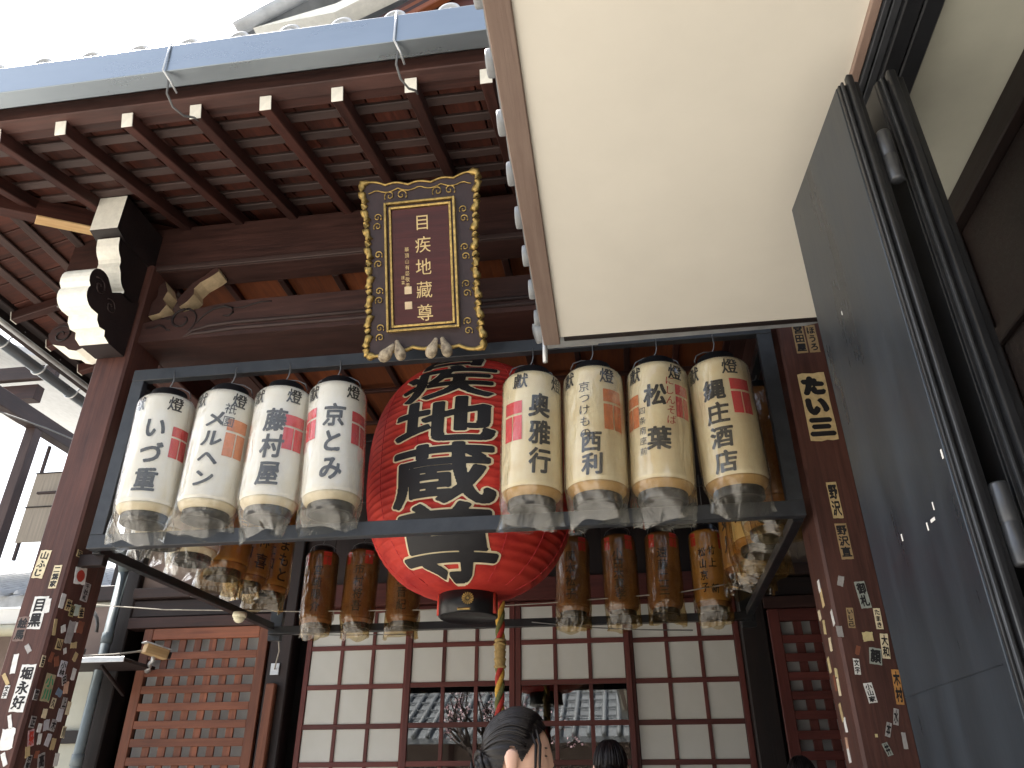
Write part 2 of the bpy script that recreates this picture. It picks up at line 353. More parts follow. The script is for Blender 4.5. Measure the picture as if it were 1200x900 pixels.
# ================================================================ the temple hall
H = thing('temple_hall', 'dark red timber temple hall with deep tiled eaves and white beam ends', 'temple', (-1.05, 6, 0))
SL = .29                                        # rise of the eaves per metre
EY, EX = 2.76, -4.70                            # front rafter tips, left eave
def zr(y): return 4.92 + (y - EY)*SL            # underside of the front rafters
def sgz(x): return 4.92 + (x - EX)*SL           # underside of the side rafters
# --- posts with their pasted name slips
PW = .24
postL = bx('post', -3.43, -3.19, 4.0, 4.34, 0, 4.95, 'post', H, .014)
postR = bx('post', 1.0, 1.25, 4.0, 4.34, 0, 4.95, 'post', H, .014)
tag(postL, 'left front post covered with pasted name slips'); tag(postR, 'right front post with pasted name slips beside the steel door')
for X0, X1 in ((-3.445, -3.175), (.985, 1.265)): bx('post_base', X0-.06, X1+.06, 3.93, 4.41, 0, .24, 'stone', H, .02)
for X0 in (-3.34, .98): bx('post', X0, X0+.22, 7.10, 7.32, 0, 4.95, 'darkwood', H, .012)
bx('post', -5.05, -4.83, 7.10, 7.32, 0, 4.9, 'darkwood', H, .012); bx('post', 2.3, 2.52, 7.10, 7.32, 0, 4.9, 'darkwood', H, .012)
# --- the carved rainbow beam, tie beams and purlins
prof = []
for i in range(25):
    t = i/24; x = -3.2 + 4.22*t
    prof.append((x, 4.47 + .13*min(1, math.sin(math.pi*min(t, 1-t)*2.6) if min(t,1-t) < .19 else 1)))
rb = MB().prism([(-3.2, 4.315)] + prof + [(1.02, 4.315)], 'Y', 4.055, 4.44).build('rainbow_beam', 'wood', H, bevel=.006)
for z, hgt, d, mm in ((4.415, .026, .016, 'batten'), (4.365, .02, .012, 'batten')):
    pts = [(-2.86, 4.050, 4.325), (-2.80, 4.05, 4.325 + (z-4.325)*.55), (-2.68, 4.05, z-.012), (-2.5, 4.05, z), (.95, 4.05, z)]
    MB().tube(pts, [.004, .010, .013, .014, .014], 8).build('carved_moulding', mm, rb)
def spiral(cx, cz, r0, r1, a0, turns, n=34):
    return [(cx + (r0 + (r1-r0)*i/(n-1))*math.cos(a0 + turns*2*math.pi*i/(n-1)), cz + (r0 + (r1-r0)*i/(n-1))*math.sin(a0 + turns*2*math.pi*i/(n-1))) for i in range(n)]
def carve(pts, y, r, par, nm='carved_scroll', mat='darkwood'):
    n = len(pts); MB().tube([(p[0], y, p[1]) for p in pts], [r*(.35 + .65*math.sin(math.pi*(i+.5)/n)) for i in range(n)], 6).build(nm, mat, par)
carve(spiral(-2.90, 4.475, .025, .115, 1.2, -1.35) , 4.053, .010, rb)
carve([(-2.79, 4.435), (-2.74, 4.50), (-2.68, 4.545), (-2.60, 4.56), (-2.54, 4.535), (-2.53, 4.50), (-2.56, 4.475), (-2.60, 4.48)], 4.053, .010, rb)
carve([(-2.53, 4.54), (-2.47, 4.535), (-2.40, 4.555), (-2.33, 4.57), (-2.26, 4.567)], 4.053, .007, rb)
carve([(-3.16, 4.43), (-3.10, 4.425), (-3.06, 4.445), (-3.03, 4.43), (-3.0, 4.40), (-2.97, 4.395)], 4.053, .007, rb)
carve([(-3.06, 4.50), (-3.0, 4.49), (-2.97, 4.50)], 4.053, .006, rb)
bx('purlin', -3.95, 2.3, 4.06, 4.28, 4.92, 5.33, 'wood', H, .008)
bx('purlin_moulding', -3.9, 2.28, 4.035, 4.057, 4.915, 4.955, 'batten', H, .004)
bx('purlin', -3.415, -3.215, 4.29, 7.2, 4.93, 5.25, 'wood', H, .008)
bx('purlin', 1.02, 1.24, 4.29, 7.2, 4.93, 5.25, 'wood', H, .008)
bx('purlin', -5.0, 2.5, 7.12, 7.3, 4.93, 5.9, 'darkwood', H, .008)
bx('tie_beam', -3.41, -3.22, 4.345, 7.1, 4.33, 4.58, 'wood', H, .008)
bx('tie_beam', 1.03, 1.22, 4.345, 7.1, 4.33, 4.58, 'wood', H, .008)
# --- carved beam noses at the left corner (white end faces; shade on the sides put into a darker timber)
def nose(name, prof, x0, x1, white, par=H):
    """profile in (Y,Z); the edges whose index is in white are the painted end grain"""
    n = len(prof); mb = MB(); v = [(x0, p[0], p[1]) for p in prof] + [(x1, p[0], p[1]) for p in prof]
    mb.add(v, [list(range(n)), list(range(n, 2*n))[::-1]], 0)
    for i in range(n): mb.add(v, [[i, (i+1) % n, n+(i+1) % n, n+i]], 1 if i in white else 0, False)
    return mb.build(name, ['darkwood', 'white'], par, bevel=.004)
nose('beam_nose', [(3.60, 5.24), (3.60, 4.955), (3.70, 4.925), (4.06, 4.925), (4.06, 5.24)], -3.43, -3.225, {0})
def arc(cy, cz, r, a0, a1, n=7): return [(cy + r*math.cos(R(a0 + (a1-a0)*i/(n-1))), cz + r*math.sin(R(a0 + (a1-a0)*i/(n-1)))) for i in range(n)]
br = [(3.66, 4.92)] + arc(3.80, 4.90, .135, 170, 235, 6)[1:] + [(3.735, 4.765), (3.735, 4.73), (3.76, 4.70)] + arc(3.87, 4.70, .10, 190, 255, 5)[1:] + [(3.845, 4.585), (4.06, 4.585), (4.06, 4.92)]
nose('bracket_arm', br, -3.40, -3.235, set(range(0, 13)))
en = [(3.99, 4.60), (3.93, 4.56), (3.88, 4.545), (3.80, 4.555), (3.72, 4.50)] + arc(3.60, 4.475, .105, 60, 200, 9) + arc(3.60, 4.37, .088, 150, 262, 7) + [(3.655, 4.285), (3.665, 4.245), (3.70, 4.215), (3.755, 4.225), (3.765, 4.185), (3.82, 4.165), (3.99, 4.165)]
nw = len(en)
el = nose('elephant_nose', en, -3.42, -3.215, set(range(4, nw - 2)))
for cy, cz, r in ((3.60, 4.46, .062), (3.74, 4.40, .055)):
    sp = spiral(cy, cz, .012, r, .6, 1.3, 22); MB().tube([(-3.213, p[0], p[1]) for p in sp], .006, 6).build('carved_scroll', 'batten', el)
for yy in (3.62, ):   # the same nose on the right corner post
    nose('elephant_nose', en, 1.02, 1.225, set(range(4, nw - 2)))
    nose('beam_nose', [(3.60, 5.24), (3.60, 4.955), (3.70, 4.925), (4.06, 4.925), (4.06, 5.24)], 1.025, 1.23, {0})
# the nose that the rainbow beam sends out to the left, a brown cloud scroll
cl = [(-3.435, 4.56)] + [(-3.52, 4.53), (-3.60, 4.50), (-3.66, 4.525)] + [(-3.80 + .118*math.cos(R(a)), 4.455 + .10*math.sin(R(a))) for a in (30, 60, 90, 120, 150, 180, 210, 240, 265)] + [(-3.76, 4.345), (-3.72, 4.315), (-3.66, 4.30), (-3.60, 4.325), (-3.57, 4.28), (-3.52, 4.25), (-3.435, 4.24)]
cn = MB().prism(cl, 'Y', 4.07, 4.26, 0, 1).build('cloud_nose', ['wood', 'white'], H, bevel=.005)
carve(spiral(-3.81, 4.445, .012, .082, 0, 1.4, 24), 4.067, .008, cn); carve(spiral(-3.63, 4.40, .01, .07, .8, 1.2, 24), 4.067, .008, cn)
# small gilt struts between the beams, left end
st1 = [(-2.96, 4.60), (-2.99, 4.66), (-2.94, 4.74), (-2.90, 4.80), (-2.83, 4.85), (-2.77, 4.91), (-2.735, 4.93), (-2.72, 4.885), (-2.76, 4.85), (-2.84, 4.80), (-2.88, 4.75), (-2.87, 4.70), (-2.91, 4.64)]
st2 = [(-3.18, 4.54), (-3.10, 4.56), (-3.06, 4.63), (-3.10, 4.68), (-3.08, 4.75), (-3.12, 4.84), (-3.16, 4.80), (-3.15, 4.70), (-3.18, 4.66)]
for st in (st1, st2): MB().prism(st, 'Y', 4.07, 4.20, 1, 0).build('carved_strut', ['cream_carve', 'wood'], H, bevel=.003)
for st in (st1, st2): MB().prism([(-2.19 - p[0], p[1]) for p in st][::-1], 'Y', 4.07, 4.20, 1, 0).build('carved_strut', ['cream_carve', 'wood'], H, bevel=.003)
# --- front rafters, battens, roof boards
RX = [-3.466 + .4175*k for k in range(-3, 13)]
for i, x in enumerate(RX):
    ytop = 6.9; y0 = EY
    if x < -3.5: ytop = 4.2 - (-3.4 - x)         # cut off by the hip
    dz = .0425
    r = beam('rafter', (x, y0, zr(y0)+dz), (x, ytop, zr(ytop)+dz), .066, .085, 'rafter', H)
    beam('end_cap', (x, y0-.004, zr(y0)+dz-.0012), (x, y0+.0015, zr(y0)+dz+.0004), .067, .086, 'white', r, bev=.001)
    if i % 2 == 0 and x > -3.6:
        pass
def under(y): return zr(y) + .085
ys = [2.98 + .195*k for k in range(6)]
for y in ys:
    x0 = -4.75 + (y - EY) + .1
    beam('roof_batten', (x0, y, under(y)+.016), (2.35, y, under(y)+.016), .062, .03, 'batten', H)
for k in range(5):
    y = 4.5 + .42*k; beam('roof_batten', (-3.2, y, under(y)+.016), (2.35, y, under(y)+.016), .062, .03, 'batten', H)
for k in range(33):
    x0 = -4.72 + .215*k; y0 = EY + .02; y1 = 7.0
    if x0 < -3.4: y1 = max(y0+.1, 4.25 - (-3.4 - x0) + .16)
    beam('roof_board', (x0+.105, y0, under(y0)+.046), (x0+.105, y1, under(y1)+.046), .207, .024, 'board', H, bev=.004)
# orange ceiling boards seen through the gap over the rainbow beam
for k in range(10):
    x0 = -3.18 + .42*k; bx('ceiling_board', x0+.002, x0+.418, 4.30, 7.05, 4.985, 5.0, 'panel', H, .003)
for k in range(11): bx('ceiling_rib', -3.2+.42*k-.025, -3.2+.42*k+.025, 4.30, 7.05, 4.935, 4.983, 'rafter', H, .004)
for k in range(4): bx('ceiling_rib', -3.2, 1.0, 4.7+.65*k, 4.745+.65*k, 4.90, 4.933, 'rafter', H, .004)
# eave boards and gutter
bx('eave_board', -4.8, 2.4, 2.70, 2.795, zr(2.75)+.089, zr(2.75)+.20, 'wood', H, .006)
bx('eave_board', -4.72, 2.4, 2.80, 2.87, zr(2.83)+.087, zr(2.83)+.14, 'rafter', H, .004)
gp = [(2.50, 4.99), (2.605, 4.99), (2.62, 5.02), (2.63, 5.185), (2.62, 5.185), (2.608, 5.03), (2.51, 5.01), (2.508, 5.185), (2.495, 5.195), (2.490, 5.185)]
gut = MB().prism(gp, 'X', -4.9, 2.45).build('gutter', 'gutter', H, bevel=.003)
for x in (-2.26, -.98, .30, -3.54):
    MB().tube([(x, 2.487, 5.21), (x, 2.484, 5.1), (x, 2.488, 4.985), (x+.02, 2.54, 4.955), (x+.03, 2.60, 4.93)], .006, 6).build('gutter_strap', 'greymetal', gut)
    MB().tube([(x+.01, 2.535, 4.96), (x-.005, 2.57, 4.90), (x+.005, 2.63, 4.86), (x+.03, 2.70, 4.865), (x+.05, 2.755, 4.91), (x+.05, 2.80, 4.935)], .0065, 6).build('gutter_hook', 'cable', gut)
# roof tiles of the front slope: rolls with round end tiles
def rz(y): return 5.14 + (y - 2.56)*SL
TX = [-4.83 + .2952*k + .0 for k in range(24)]
off = -3.064 - (-4.83 + .2952*6)
TX = [x + off for x in TX]
endm = None
for i, x in enumerate(TX):
    if x > .3 and i % 1: continue
    y1 = 7.2 if x > -3.4 else max(2.8, 4.2 - (-3.4 - x))
    prf = [(.058*math.cos(R(a)), .058*math.sin(R(a))) for a in range(0, 181, 20)]
    mb = MB(); v = []
    for y in (2.56, y1): v += [(x + p[0], y, rz(y) + .057 + p[1]) for p in prf]
    n = len(prf); mb.add(v, [[k, k+1, n+k+1, n+k] for k in range(n-1)] + [list(range(n))], 0, True)
    tr = mb.build('tile_roll', 'tile_l', H)
    if endm is None:
        e = MB(); e.lathe([(0, -.012), (.042, -.012), (.044, -.02), (.060, -.02), (.062, -.012), (.062, .03)], 24, (0,0,0), 0, 'Y')
        for q in range(2):
            sp = [(.008 + .03*t, 3.3*t + q*math.pi) for t in [j/11 for j in range(12)]]
            e.tube([(a*math.cos(b), -.015, a*math.sin(b)) for a, b in sp], [.011 - .0085*j/11 for j in range(12)], 6)
        endm = e.mesh('end_tile', 'tile_l')
    link('end_tile', endm, tr, Matrix.Translation((x, 2.53, rz(2.56) + .062)))
mb = MB(); mb.add([(-4.85, 2.58, rz(2.58)), (2.5, 2.58, rz(2.58)), (2.5, 7.2, rz(7.2)), (-3.0, 7.2, rz(7.2)), (-3.0, 4.45, rz(4.45))], [[0,1,2,3,4]])
mb.add([(-4.85, 2.58, rz(2.58)-.03), (2.5, 2.58, rz(2.58)-.03), (2.5, 7.2, rz(7.2)-.03), (-3.0, 7.2, rz(7.2)-.03), (-3.0, 4.45, rz(4.45)-.03)], [[4,3,2,1,0]]); mb.build('tile_bed', 'tile', H)
# upper roof body behind, with a small front gable
mb = MB(); mb.prism([(2.62, rz(2.62)-.02), (7.2, rz(7.2)-.05), (11.5, 5.0), (11.5, 4.9), (7.2, 6.2), (4.4, 5.62)], 'X', -3.1, 2.5); mb.build('rear_roof', 'tile', H)
GX = -.10
gr = MB().prism([(a_ + GX, b_) for a_, b_ in [(-2.05, 5.98), (-1.5, 6.12), (-1.0, 6.42), (-.35, 6.95), (.3, 6.42), (.8, 6.12), (1.35, 5.98), (.8, 6.03), (.3, 6.31), (-.35, 6.84), (-1.0, 6.31), (-1.5, 6.03)]], 'Y', 2.98, 3.10).build('gable_board', 'white', H, bevel=.004)
MB().prism([(a_ + GX, b_) for a_, b_ in [(-1.42, 5.70), (-1.42, 5.985), (-.95, 6.25), (-.35, 6.80), (.25, 6.25), (.72, 5.98), (.72, 5.70)]], 'Y', 3.12, 3.20).build('gable_wall', 'board', H)
for k in range(4):
    a0 = GX - 1.45 + .09*k; beam('gable_rafter', (a0, 3.06, 5.83+.02*k), (a0+.82, 3.10, 6.43+.02*k), .05, .045, 'panel' if k % 2 else 'rafter', gr)
for sgn in (1, -1):
    pts = [(GX - .35 - sgn*(.05 + 1.75*t), 2.96, 6.98 - 1.02*t + .28*t*t*(1-t) - .0*t) for t in [j/14 for j in range(15)]]
    MB().tube(pts, .05, 8).build('gable_tile_roll', 'tile_l', H)
MB().prism([(a_ + GX, b_) for a_, b_ in [(-2.15, 6.0), (-.35, 7.05), (1.45, 6.0), (-.35, 6.9)]], 'Y', 2.95, 6.5).build('gable_roof', 'tile', H)
# --- hip and left side eave
beam('hip_rafter', (-4.85, 2.61, 4.89), (-3.24, 4.22, 5.36), .10, .15, 'rafter', H)
beam('patch_board', (-3.87, 3.587, 5.098), (-3.50, 3.957, 5.206), .102, .012, 'pale', H, bev=.002)
for k in range(7):
    y = 4.50 + .42*k; z0, z1 = sgz(EX), sgz(-3.2)
    r = beam('rafter', (EX, y, z0+.0425), (-3.2, y, z1+.0425), .066, .085, 'rafter', H)
    beam('end_cap', (EX-.004, y, z0+.0413), (EX+.0015, y, z0+.0429), .067, .086, 'white', r, bev=.001)
for k in range(6):
    x = -4.5 + .2*k; y0 = 2.95 + (x + 4.5); beam('roof_batten', (x, y0, sgz(x)+.101), (x, 7.3, sgz(x)+.101), .062, .03, 'batten', H, up=(-SL,0,1))
for k in range(20):
    y0 = 2.86 + .225*k; x1 = -3.2 if y0 > 4.3 else -4.72 + (y0 - 2.7)
    if x1 + 4.7 < .12: continue
    beam('roof_board', (-4.69, y0+.11, sgz(-4.69)+.131), (x1, y0+.11, sgz(x1)+.131), .216, .024, 'board', H, bev=.004)
bx('eave_board', -4.77, -4.68, 2.8, 7.4, sgz(-4.72)+.089, sgz(-4.72)+.18, 'darkwood', H, .006)
bx('eave_board', -4.88, -4.80, 2.7, 7.4, 4.93, 5.06, 'darkwood', H, .006)
sg = MB().prism([(-4.99 + .06*math.cos(R(a)), 4.93 + .06*math.sin(R(a))) for a in range(180, 361, 20)] + [(-4.99 + .052*math.cos(R(a)), 4.935 + .052*math.sin(R(a))) for a in range(360, 179, -20)], 'Y', 2.6, 7.4).build('side_gutter', 'gutter', H)
for k in range(7):
    y = 4.75 + .45*k; MB().tube([(-4.99 + .068*math.cos(R(a)), y, 4.93 + .068*math.sin(R(a))) for a in range(170, 371, 25)] + [(-4.86, y, 4.99), (-4.80, y, 5.0)], .008, 6).build('gutter_strap', 'greymetal', sg)
MB().tube([(-4.80, 2.7, 4.93), (-4.80, 7.4, 4.95)], .022, 8).build('side_conduit', 'greymetal', H)
MB().tube([(-4.2, 4.35, 4.93), (-4.0, 4.6, 4.86), (-3.75, 5.0, 4.80), (-3.5, 5.5, 4.75)], .011, 6).build('eave_cable', 'cable', H)
mb = MB(); mb.add([(-4.85, 2.58, rz(2.58)), (-4.85, 7.4, rz(2.58)), (-3.0, 7.4, rz(4.45)), (-3.0, 4.45, rz(4.45))], [[0,1,2,3]]); mb.add([(-4.85, 2.58, rz(2.58)-.03), (-4.85, 7.4, rz(2.58)-.03), (-3.0, 7.4, rz(4.45)-.03), (-3.0, 4.45, rz(4.45)-.03)], [[3,2,1,0]]); mb.build('tile_bed', 'tile', H)
for k in range(15):
    y = 3.0 + .295*k; x1 = min(-3.0, -4.85 + (y - 2.58)); 
    if x1 + 4.8 < .2: continue
    mb = MB(); v = []
    for x in (-4.87, x1): v += [(x, y + .058*math.cos(R(a)), 5.14 + (x+4.85)*SL + .03 + .058*math.sin(R(a))) for a in range(0, 181, 20)]
    mb.add(v, [[j, j+1, 10+j+1, 10+j] for j in range(9)] + [list(range(10))], 0, True); mb.build('tile_roll', 'tile_l', H)
MB().tube([(-4.9, 2.53, 5.22), (-3.0, 4.45, 5.86)], .085, 10).build('hip_ridge', 'tile_l', H)
# --- back wall of the porch: boards, lintels, sill, platform
PLZ = .15
tag(MB().box(-6, 3.2, 2.05, 7.6, .001, PLZ).build('stone_platform', 'stone'), kind='structure')
bx('lintel', -3.1, .98, 7.12, 7.29, 3.21, 3.42, 'shoji', H, .006)
bx('sill', -3.1, .98, 7.12, 7.29, .42, .56, 'darkwood', H, .006)
for k in range(14): bx('wall_board', -3.12+.2934*k+.001, -3.12+.2934*(k+1)-.002, 7.17, 7.20, 3.42, 4.93, 'darkwood', H, .003)
for k in range(7): bx('wall_board', -3.1+.584*k, -3.1+.584*(k+1)-.003, 7.17, 7.20, PLZ, .42, 'darkwood', H, .003)
for x0, x1 in ((-4.83, -3.34), (1.2, 2.3)):
    bx('lintel', x0, x1, 7.08, 7.24, 3.055, 3.16, 'wood', H, .006); bx('lintel', x0, x1, 7.11, 7.24, 3.17, 3.33, 'darkwood', H, .006)
    bx('lintel', x0, x1, 7.05, 7.24, 3.34, 3.44, 'batten', H, .006)
    bx('wall_plaster', x0, x1, 7.18, 7.22, 3.44, 4.93, 'wallb', H, .001)
    bx('wall_board', x0, x1, 7.17, 7.21, PLZ, .42, 'darkwood', H, .003)
for k in range(15): bx('wall_board', 2.36, 2.40, 3.35+.262*k, 3.35+.262*(k+1)-.003, PLZ, 5.25, 'darkwood', H, .003)  # unseen side wall, added to block sky light from the right
# interior of the hall behind the sliding doors
bx('inner_wall', -5.2, 2.8, 9.8, 9.9, 0, 5, 'darkwood', H, .001); bx('inner_wall', -5.3, -5.2, 7.33, 9.9, 0, 5, 'darkwood', H, .001); bx('inner_wall', 2.7, 2.8, 7.33, 9.8, 0, 5, 'darkwood', H, .001)
bx('inner_floor', -5.2, 2.7, 7.33, 9.8, .4, .5, 'tatami', H, .001); bx('inner_ceiling', -5.2, 2.7, 7.33, 9.8, 4.6, 4.7, 'darkwood', H, .001)

# stickers: (position along the face, height, width, height of slip, tilt, colour, characters)
LF = [(-3.367, 2.766, 0.071, 0.165, 4, 'cream', '山ふじ'), (-3.255, 2.687, 0.049, 0.134, 0, 'cream', '二葉家'), (-3.302, 2.485, 0.09, 0.182, 0, 'white', '目黒'), (-3.25, 2.521, 0.032, 0.078, -6, 'white', ''), (-3.373, 2.397, 0.069, 0.134, 0, 'ghost', '絵馬'), (-3.294, 2.289, 0.026, 0.052, -40, 'grey', ''), (-3.35, 2.21, 0.031, 0.103, -5, 'white', ''), (-3.374, 2.13, 0.021, 0.072, -40, 'tan', ''), (-3.351, 2.065, 0.031, 0.066, 2, 'white', '文字'), (-3.256, 2.084, 0.086, 0.241, 0, 'white', '堀永好'), (-3.273, 1.915, 0.02, 0.072, -25, 'white', ''), (-3.259, 1.832, 0.074, 0.102, -8, 'white', ''), (-3.244, 1.736, 0.024, 0.069, -32, 'white', '')]
LS = [(4.06, 2.838, 0.056, 0.045, 0, 'tan', '正'), (4.205, 2.865, 0.051, 0.082, -20, 'tan', '札所'), (4.118, 2.721, 0.121, 0.108, -10, 'white', '●'), (4.2, 2.645, 0.074, 0.123, 0, 'grey', '千社札'), (4.028, 2.554, 0.045, 0.093, 0, 'white', ''), (4.086, 2.543, 0.054, 0.07, 0, 'tan', '井'), (4.127, 2.519, 0.047, 0.071, 0, 'olive', '谷'), (4.168, 2.533, 0.071, 0.071, -8, 'mint', ''), (4.21, 2.527, 0.056, 0.067, -10, 'tan', '金'), (4.098, 2.412, 0.045, 0.046, -25, 'white', ''), (4.162, 2.405, 0.069, 0.139, 0, 'grey', ''), (4.193, 2.44, 0.031, 0.066, 0, 'white', ''), (4.236, 2.449, 0.064, 0.076, 0, 'rust', ''), (4.098, 2.327, 0.059, 0.067, 0, 'tan', '山'), (4.161, 2.301, 0.03, 0.036, -25, 'white', ''), (4.219, 2.344, 0.062, 0.037, -10, 'tan', ''), (4.115, 2.238, 0.044, 0.062, -25, 'rust', ''), (4.18, 2.207, 0.067, 0.098, 0, 'lav', '小林'), (4.105, 2.097, 0.092, 0.162, 0, 'green', '小川'), (4.219, 2.153, 0.045, 0.062, -25, 'grey', '田'), (4.028, 2.052, 0.041, 0.062, 0, 'grey', '神田'), (4.205, 2.083, 0.059, 0.039, 20, 'blue', ''), (4.25, 2.116, 0.045, 0.071, -10, 'peach', ''), (4.179, 2.026, 0.043, 0.06, 4, 'cream', '久'), (4.269, 2.037, 0.045, 0.065, 0, 'grey', '上'), (4.26, 1.973, 0.051, 0.073, 0, 'lav', ''), (4.06, 1.919, 0.047, 0.065, 0, 'grey', '正'), (4.133, 1.969, 0.042, 0.054, 0, 'cream', ''), (4.172, 1.913, 0.049, 0.062, -14, 'lav', ''), (4.227, 1.917, 0.05, 0.067, 6, 'grey', '木'), (4.124, 1.896, 0.034, 0.049, 0, 'white', ''), (4.081, 1.842, 0.053, 0.096, -20, 'pink', '祭'), (4.148, 1.843, 0.034, 0.061, -8, 'white', ''), (4.217, 1.843, 0.042, 0.07, 8, 'lav', ''), (4.267, 1.826, 0.043, 0.066, 0, 'tan', ''), (4.084, 1.776, 0.039, 0.063, -20, 'tan', ''), (4.16, 1.768, 0.041, 0.04, 0, 'rust', ''), (4.111, 1.729, 0.046, 0.078, 0, 'grey', '京都'), (4.208, 1.738, 0.062, 0.088, -20, 'grey', '高'), (4.026, 2.407, 0.029, 0.099, -10, 'tan', ''), (4.065, 2.252, 0.036, 0.061, 8, 'rust', ''), (4.26, 2.285, 0.039, 0.055, 14, 'tan', ''), (4.008, 2.221, 0.035, 0.069, 0, 'cream', '吉'), (4.284, 2.194, 0.039, 0.072, 0, 'white', ''), (4.316, 2.015, 0.038, 0.079, 0, 'cream', ''), (4.328, 1.752, 0.043, 0.074, -5, 'white', ''), (4.326, 1.891, 0.037, 0.068, 0, 'cream', '川')]
RF = [(1.092, 4.081, 0.054, 0.06, 0, 'tan', '白'), (1.164, 4.074, 0.054, 0.06, 0, 'tan', '山'), (1.117, 3.916, 0.063, 0.197, 0, 'dtan', '宮田屋'), (1.187, 3.91, 0.057, 0.184, 0, 'dtan', 'ほうろ'), (1.134, 3.471, 0.146, 0.419, 0, 'tan', 'たい三'), (1.118, 2.92, 0.051, 0.198, 0, 'tan', '野沢'), (1.12, 2.7, 0.058, 0.187, 0, 'dtan', '野沢直'), (1.064, 2.498, 0.028, 0.05, 18, 'grey', ''), (1.154, 2.428, 0.048, 0.13, -4, 'greyg', '御札'), (1.075, 2.32, 0.032, 0.095, 4, 'dtan', 'いし己'), (1.2, 2.312, 0.031, 0.098, 2, 'cream', 'たまき'), (1.135, 2.23, 0.047, 0.042, 0, 'straw', ''), (1.203, 2.185, 0.035, 0.114, 6, 'cream', '大和'), (1.15, 2.14, 0.054, 0.075, 10, 'greyg', '顔'), (1.057, 2.096, 0.027, 0.071, 4, 'white', '文字'), (1.092, 1.979, 0.038, 0.087, -6, 'white', '小山家'), (1.218, 2.003, 0.034, 0.152, 4, 'orange', '木村'), (1.181, 1.876, 0.022, 0.07, 14, 'grey', '水'), (1.136, 1.823, 0.022, 0.062, 20, 'grey', '本'), (1.195, 1.777, 0.018, 0.068, 2, 'grey', ''), (1.114, 1.743, 0.025, 0.054, -18, 'greyg', '井'), (1.076, 2.169, 0.019, 0.042, 20, 'rust', ''), (1.012, 2.258, 0.028, 0.051, 0, 'grey', ''), (1.079, 1.799, 0.011, 0.014, 0, 'straw', '')]
RS_ = [(4.223, 2.518, 0.067, 0.088, 0, 'white', ''), (4.196, 2.455, 0.087, 0.129, 0, 'tan', ''), (4.234, 2.325, 0.085, 0.1, 0, 'straw', ''), (4.108, 2.329, 0.06, 0.106, 0, 'white', ''), (4.221, 2.23, 0.081, 0.09, 0, 'cream', ''), (4.239, 2.147, 0.08, 0.104, 5, 'straw', ''), (4.209, 2.054, 0.057, 0.101, 0, 'rust', ''), (4.175, 2.03, 0.075, 0.115, 5, 'cream', ''), (4.222, 1.92, 0.073, 0.113, 0, 'tan', ''), (4.203, 1.861, 0.071, 0.089, -3, 'white', ''), (4.224, 1.781, 0.07, 0.08, 4, 'peach', ''), (4.216, 1.732, 0.069, 0.086, 0, 'white', ''), (4.21, 2.094, 0.097, 0.055, 0, 'straw', ''), (4.254, 2.394, 0.087, 0.068, 6, 'cream', '')]
def sticker(post, face, val, row):
    u, z, w, h, rot, c, txt = row; a = R(-rot); ca, sa = math.cos(a), math.sin(a)
    rnd = random.Random(int(u*1000)+int(z*7000)); lift = .0015 + rnd.random()*.0016
    def P(x, y, d):
        uu, zz = u + x*ca - y*sa, z + x*sa + y*ca
        return (uu, val - d, zz) if face == 'Y' else (val + d*face, uu if face > 0 else uu, zz)
    n = 6; ed = []
    jag = .06 if txt else .14
    for i in range(n): ed.append((-w/2 + w*i/(n-1), -h/2 + (rnd.random()-.5)*jag*w))
    for i in range(n): ed.append((w/2 + (rnd.random()-.5)*jag*w*.5, -h/2 + h*(i+.5)/n))
    for i in range(n): ed.append((w/2 - w*i/(n-1), h/2 + (rnd.random()-.5)*jag*w))
    for i in range(n): ed.append((-w/2 + (rnd.random()-.5)*jag*w*.5, h/2 - h*(i+.5)/n))
    mb = MB(); m = len(ed); mb.add([P(x, y, lift) for x, y in ed] + [P(x, y, .0002) for x, y in ed], [list(range(m))] + [[i, (i+1) % m, m+(i+1) % m, m+i] for i in range(m)])
    if txt:
        sgn = -1 if (face != 'Y' and face < 0) else 1
        ph = h*.92/len(txt); letters(mb, txt, lambda x, y: P(x*sgn, y, lift + .0012), min(w*.86, ph*1.15), ph*.95, ph, .09 if h > .3 else (.04 if h > .1 else .03), 56 if h > .3 else 36, 1, h*.46)
    mb.build('pasted_slip', ['st_'+c, 'ink_green' if c == 'green' else ('redink' if c == 'pink' or txt == '●' else 'ink')], post)
for r in LF: sticker(postL, 'Y', 4.0, r)
for r in LS: sticker(postL, 1, -3.19, (r[0], r[1], r[2]*.82, r[3]*.88) + tuple(r[4:]))
for r in RF: sticker(postR, 'Y', 4.0, r)
rs_ = random.Random(3)
for r in RS_[::1]: sticker(postR, -1, 1.0, (r[0] - .08 + rs_.random()*.12, r[1], .02 + r[2]*.3, r[3]*.7, r[4] + rs_.uniform(-12, 12), r[5], ''))

